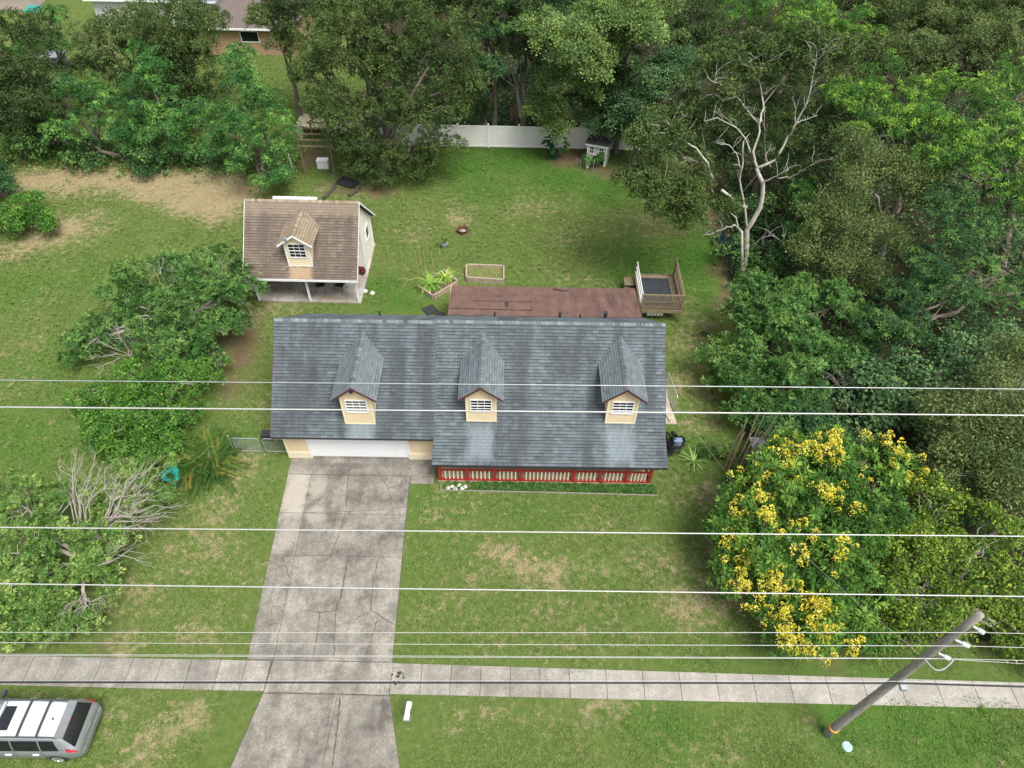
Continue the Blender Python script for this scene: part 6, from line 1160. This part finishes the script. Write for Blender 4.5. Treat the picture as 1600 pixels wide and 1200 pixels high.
og = Vector((G(945, 261))); c_ = G(922, 262); t = thing('run_vine', 'bright green creeper over the wire run beside the coop', 'plant', c_); VT, _ = foliage([((c_.x, c_.y, .7), .5), ((c_.x+.5, c_.y, .7), .4)], 'vine', pr=.3, twigs=8, scale=.6); leaf_obj('foliage', VT, EAR, t)
# ground covers: porch strip, weeds in the bed, undergrowth in the wood
pts = np.stack([rg.uniform(-3.3, 7.2, 900), rg.uniform(19.86, 20.33, 900), np.full(900, .05)], 1); pts = pts[(pts[:, 0] > -1.6) | (rg.random(900) < .25)]; VT = place('rosette', pts, sphere_pts(len(pts), .3), .5, .7); gcv = link('ground_cover', np_mesh('ground_cover', VT[0].reshape(-1, 3), np.arange(len(VT[0])*4).reshape(-1, 4), PEP, {'t': ('FACE', VT[1])})); tag(gcv, 'low leafy ground cover in the strip below the porch', 'plants', kind='stuff')
pts = np.stack([rg.uniform(13.6, 44, 4000), rg.uniform(13, 62, 4000), rg.uniform(.05, .6, 4000)], 1); pts = np.concatenate([pts, np.stack([rg.uniform(-13, 13, 1500), rg.uniform(54, 70, 1500), rg.uniform(.05, .6, 1500)], 1)]); VT = place('broad', pts, sphere_pts(len(pts), .3), 1.15, .7); gcv = link('undergrowth', np_mesh('undergrowth', VT[0].reshape(-1, 3), np.arange(len(VT[0])*4).reshape(-1, 4), EARD, {'t': ('FACE', VT[1])})); tag(gcv, 'dark leafy undergrowth on the floor of the right-hand wood', 'undergrowth', kind='stuff')
pts = np.stack([rg.uniform(-44, -17, 2400), 50.5+rg.normal(0, 1.1, 2400)+.8*np.sin(rg.uniform(0, 6, 2400)), rg.uniform(.05, .5, 2400)], 1); VT = place('vine', pts, sphere_pts(len(pts), .3), .9, .7); gcv = link('field_weeds', np_mesh('field_weeds', VT[0].reshape(-1, 3), np.arange(len(VT[0])*4).reshape(-1, 4), SILV, {'t': ('FACE', VT[1])})); tag(gcv, 'tall weeds along the back edge of the hay patch', 'weeds', kind='stuff')
# --- grass: tufted patches scattered over the lawn
m, n, l, b = new_mat('grass_blade'); l.new(ground_colour(n, l, 'INSTANCER', fine=False, gain=1.5), b.inputs['Base Color']); b.inputs['Roughness'].default_value = .7; b.inputs['Specular IOR Level'].default_value = .2
gcol = bpy.data.collections.new('grass_patches')
for k in range(6):
    nb = 520; r_ = .72*np.sqrt(rg.random(nb)); a = rg.uniform(0, 6.28, nb); p = np.stack([r_*np.cos(a), r_*np.sin(a), np.zeros(nb)], 1); a = rg.uniform(0, 6.28, nb); h = rg.uniform(.03, .13, nb)*rg.choice([.6, 1, 1.25], nb); ln = rg.uniform(.02, .11, nb); wd = rg.uniform(.006, .018, nb)
    if k % 2 == 0:
        for q in range(4): c0 = rg.uniform(-.5, .5, 2); w_ = slice(q*60, q*60+60); p[w_, :2] = c0+rg.normal(0, .05, (60, 2)); h[w_] = rg.uniform(.05, .13, 60); ln[w_] = rg.uniform(.05, .16, 60)
    s = np.stack([-np.sin(a), np.cos(a), np.zeros(nb)], 1)*wd[:, None]; tp = p+np.stack([np.cos(a)*ln, np.sin(a)*ln, h], 1); V = np.stack([p-s, p+s, tp], 1).reshape(-1, 3)
    o = bpy.data.objects.new('grass_patch', np_mesh('grass_patch', V, np.arange(nb*3).reshape(-1, 3), m)); gcol.objects.link(o)
ax, ay = np.meshgrid(np.arange(-46, 30, .8), np.arange(5, 72, .8)); P = np.stack([ax.ravel(), ay.ravel()], 1)+rg.uniform(-.4, .4, (ax.size, 2)); x_, y_ = P[:, 0], P[:, 1]
dry, dirt, lush = ground_attr(x_, y_)
bad = ((x_ > -11.5) & (x_ < 7.3) & (y_ > 20.1) & (y_ < 33)) | ((x_ > -16.3) & (x_ < -9.2) & (y_ > 33.2) & (y_ < 40)) | ((y_ > 9.6) & (y_ < 11.7)) | ((x_ > -11.6) & (x_ < -4.4) & (y_ > 11) & (y_ < 22)) | ((x_ > -11.2) & (x_ < -3.1) & (y_ < 10.2)) | ((x_ > -6.4) & (x_ < -3.3) & (y_ > 33.7) & (y_ < 37.2)) | ((x_ > -3.5) & (x_ < -.3) & (y_ > 35.4) & (y_ < 37.7)) | ((x_ > 7) & (x_ < 9.1) & (y_ > 24.1) & (y_ < 27.3))
bad |= (dirt > .6) | ((x_ > -11.9) & (x_ < -3.6) & (y_ > 20) & (y_ < 21.7))
ok = ~bad; P, dry, dirt, lush = P[ok], dry[ok], dirt[ok], lush[ok]
me = bpy.data.meshes.new('grass'); me.vertices.add(len(P)); me.vertices.foreach_set('co', np.stack([P[:, 0], P[:, 1], np.full(len(P), .0)], 1).astype(np.float32).ravel())
for nm, v in (('dry', dry), ('dirt', dirt), ('lush', lush), ('rz', rg.uniform(0, 6.28, len(P))), ('sc', rg.uniform(.75, 1.25, len(P))*(1-.45*dirt)*(1-.2*dry))): q = me.attributes.new(nm, 'FLOAT', 'POINT'); q.data.foreach_set('value', v.astype(np.float32))
me.update(); grass = link('grass', me); tag(grass, 'short mown grass of the lawns and verge', 'grass', kind='stuff'); me.materials.append(m)
ng = bpy.data.node_groups.new('scatter_grass', 'GeometryNodeTree'); ng.interface.new_socket('Geometry', in_out='INPUT', socket_type='NodeSocketGeometry'); ng.interface.new_socket('Geometry', in_out='OUTPUT', socket_type='NodeSocketGeometry')
N_ = ng.nodes; K = ng.links; gi = N_.new('NodeGroupInput'); go = N_.new('NodeGroupOutput'); ip = N_.new('GeometryNodeInstanceOnPoints'); ci = N_.new('GeometryNodeCollectionInfo'); ci.inputs['Collection'].default_value = gcol; ci.inputs['Separate Children'].default_value = True
ip.inputs['Pick Instance'].default_value = True
def na(nm):
    q = N_.new('GeometryNodeInputNamedAttribute'); q.data_type = 'FLOAT'; q.inputs['Name'].default_value = nm; return q.outputs['Attribute']
cx_ = N_.new('ShaderNodeCombineXYZ'); K.new(na('rz'), cx_.inputs['Z']); K.new(gi.outputs[0], ip.inputs['Points']); K.new(ci.outputs[0], ip.inputs['Instance']); K.new(cx_.outputs[0], ip.inputs['Rotation']); K.new(na('sc'), ip.inputs['Scale']); K.new(ip.outputs[0], go.inputs[0])
md = grass.modifiers.new('scatter', 'NODES'); md.node_group = ng
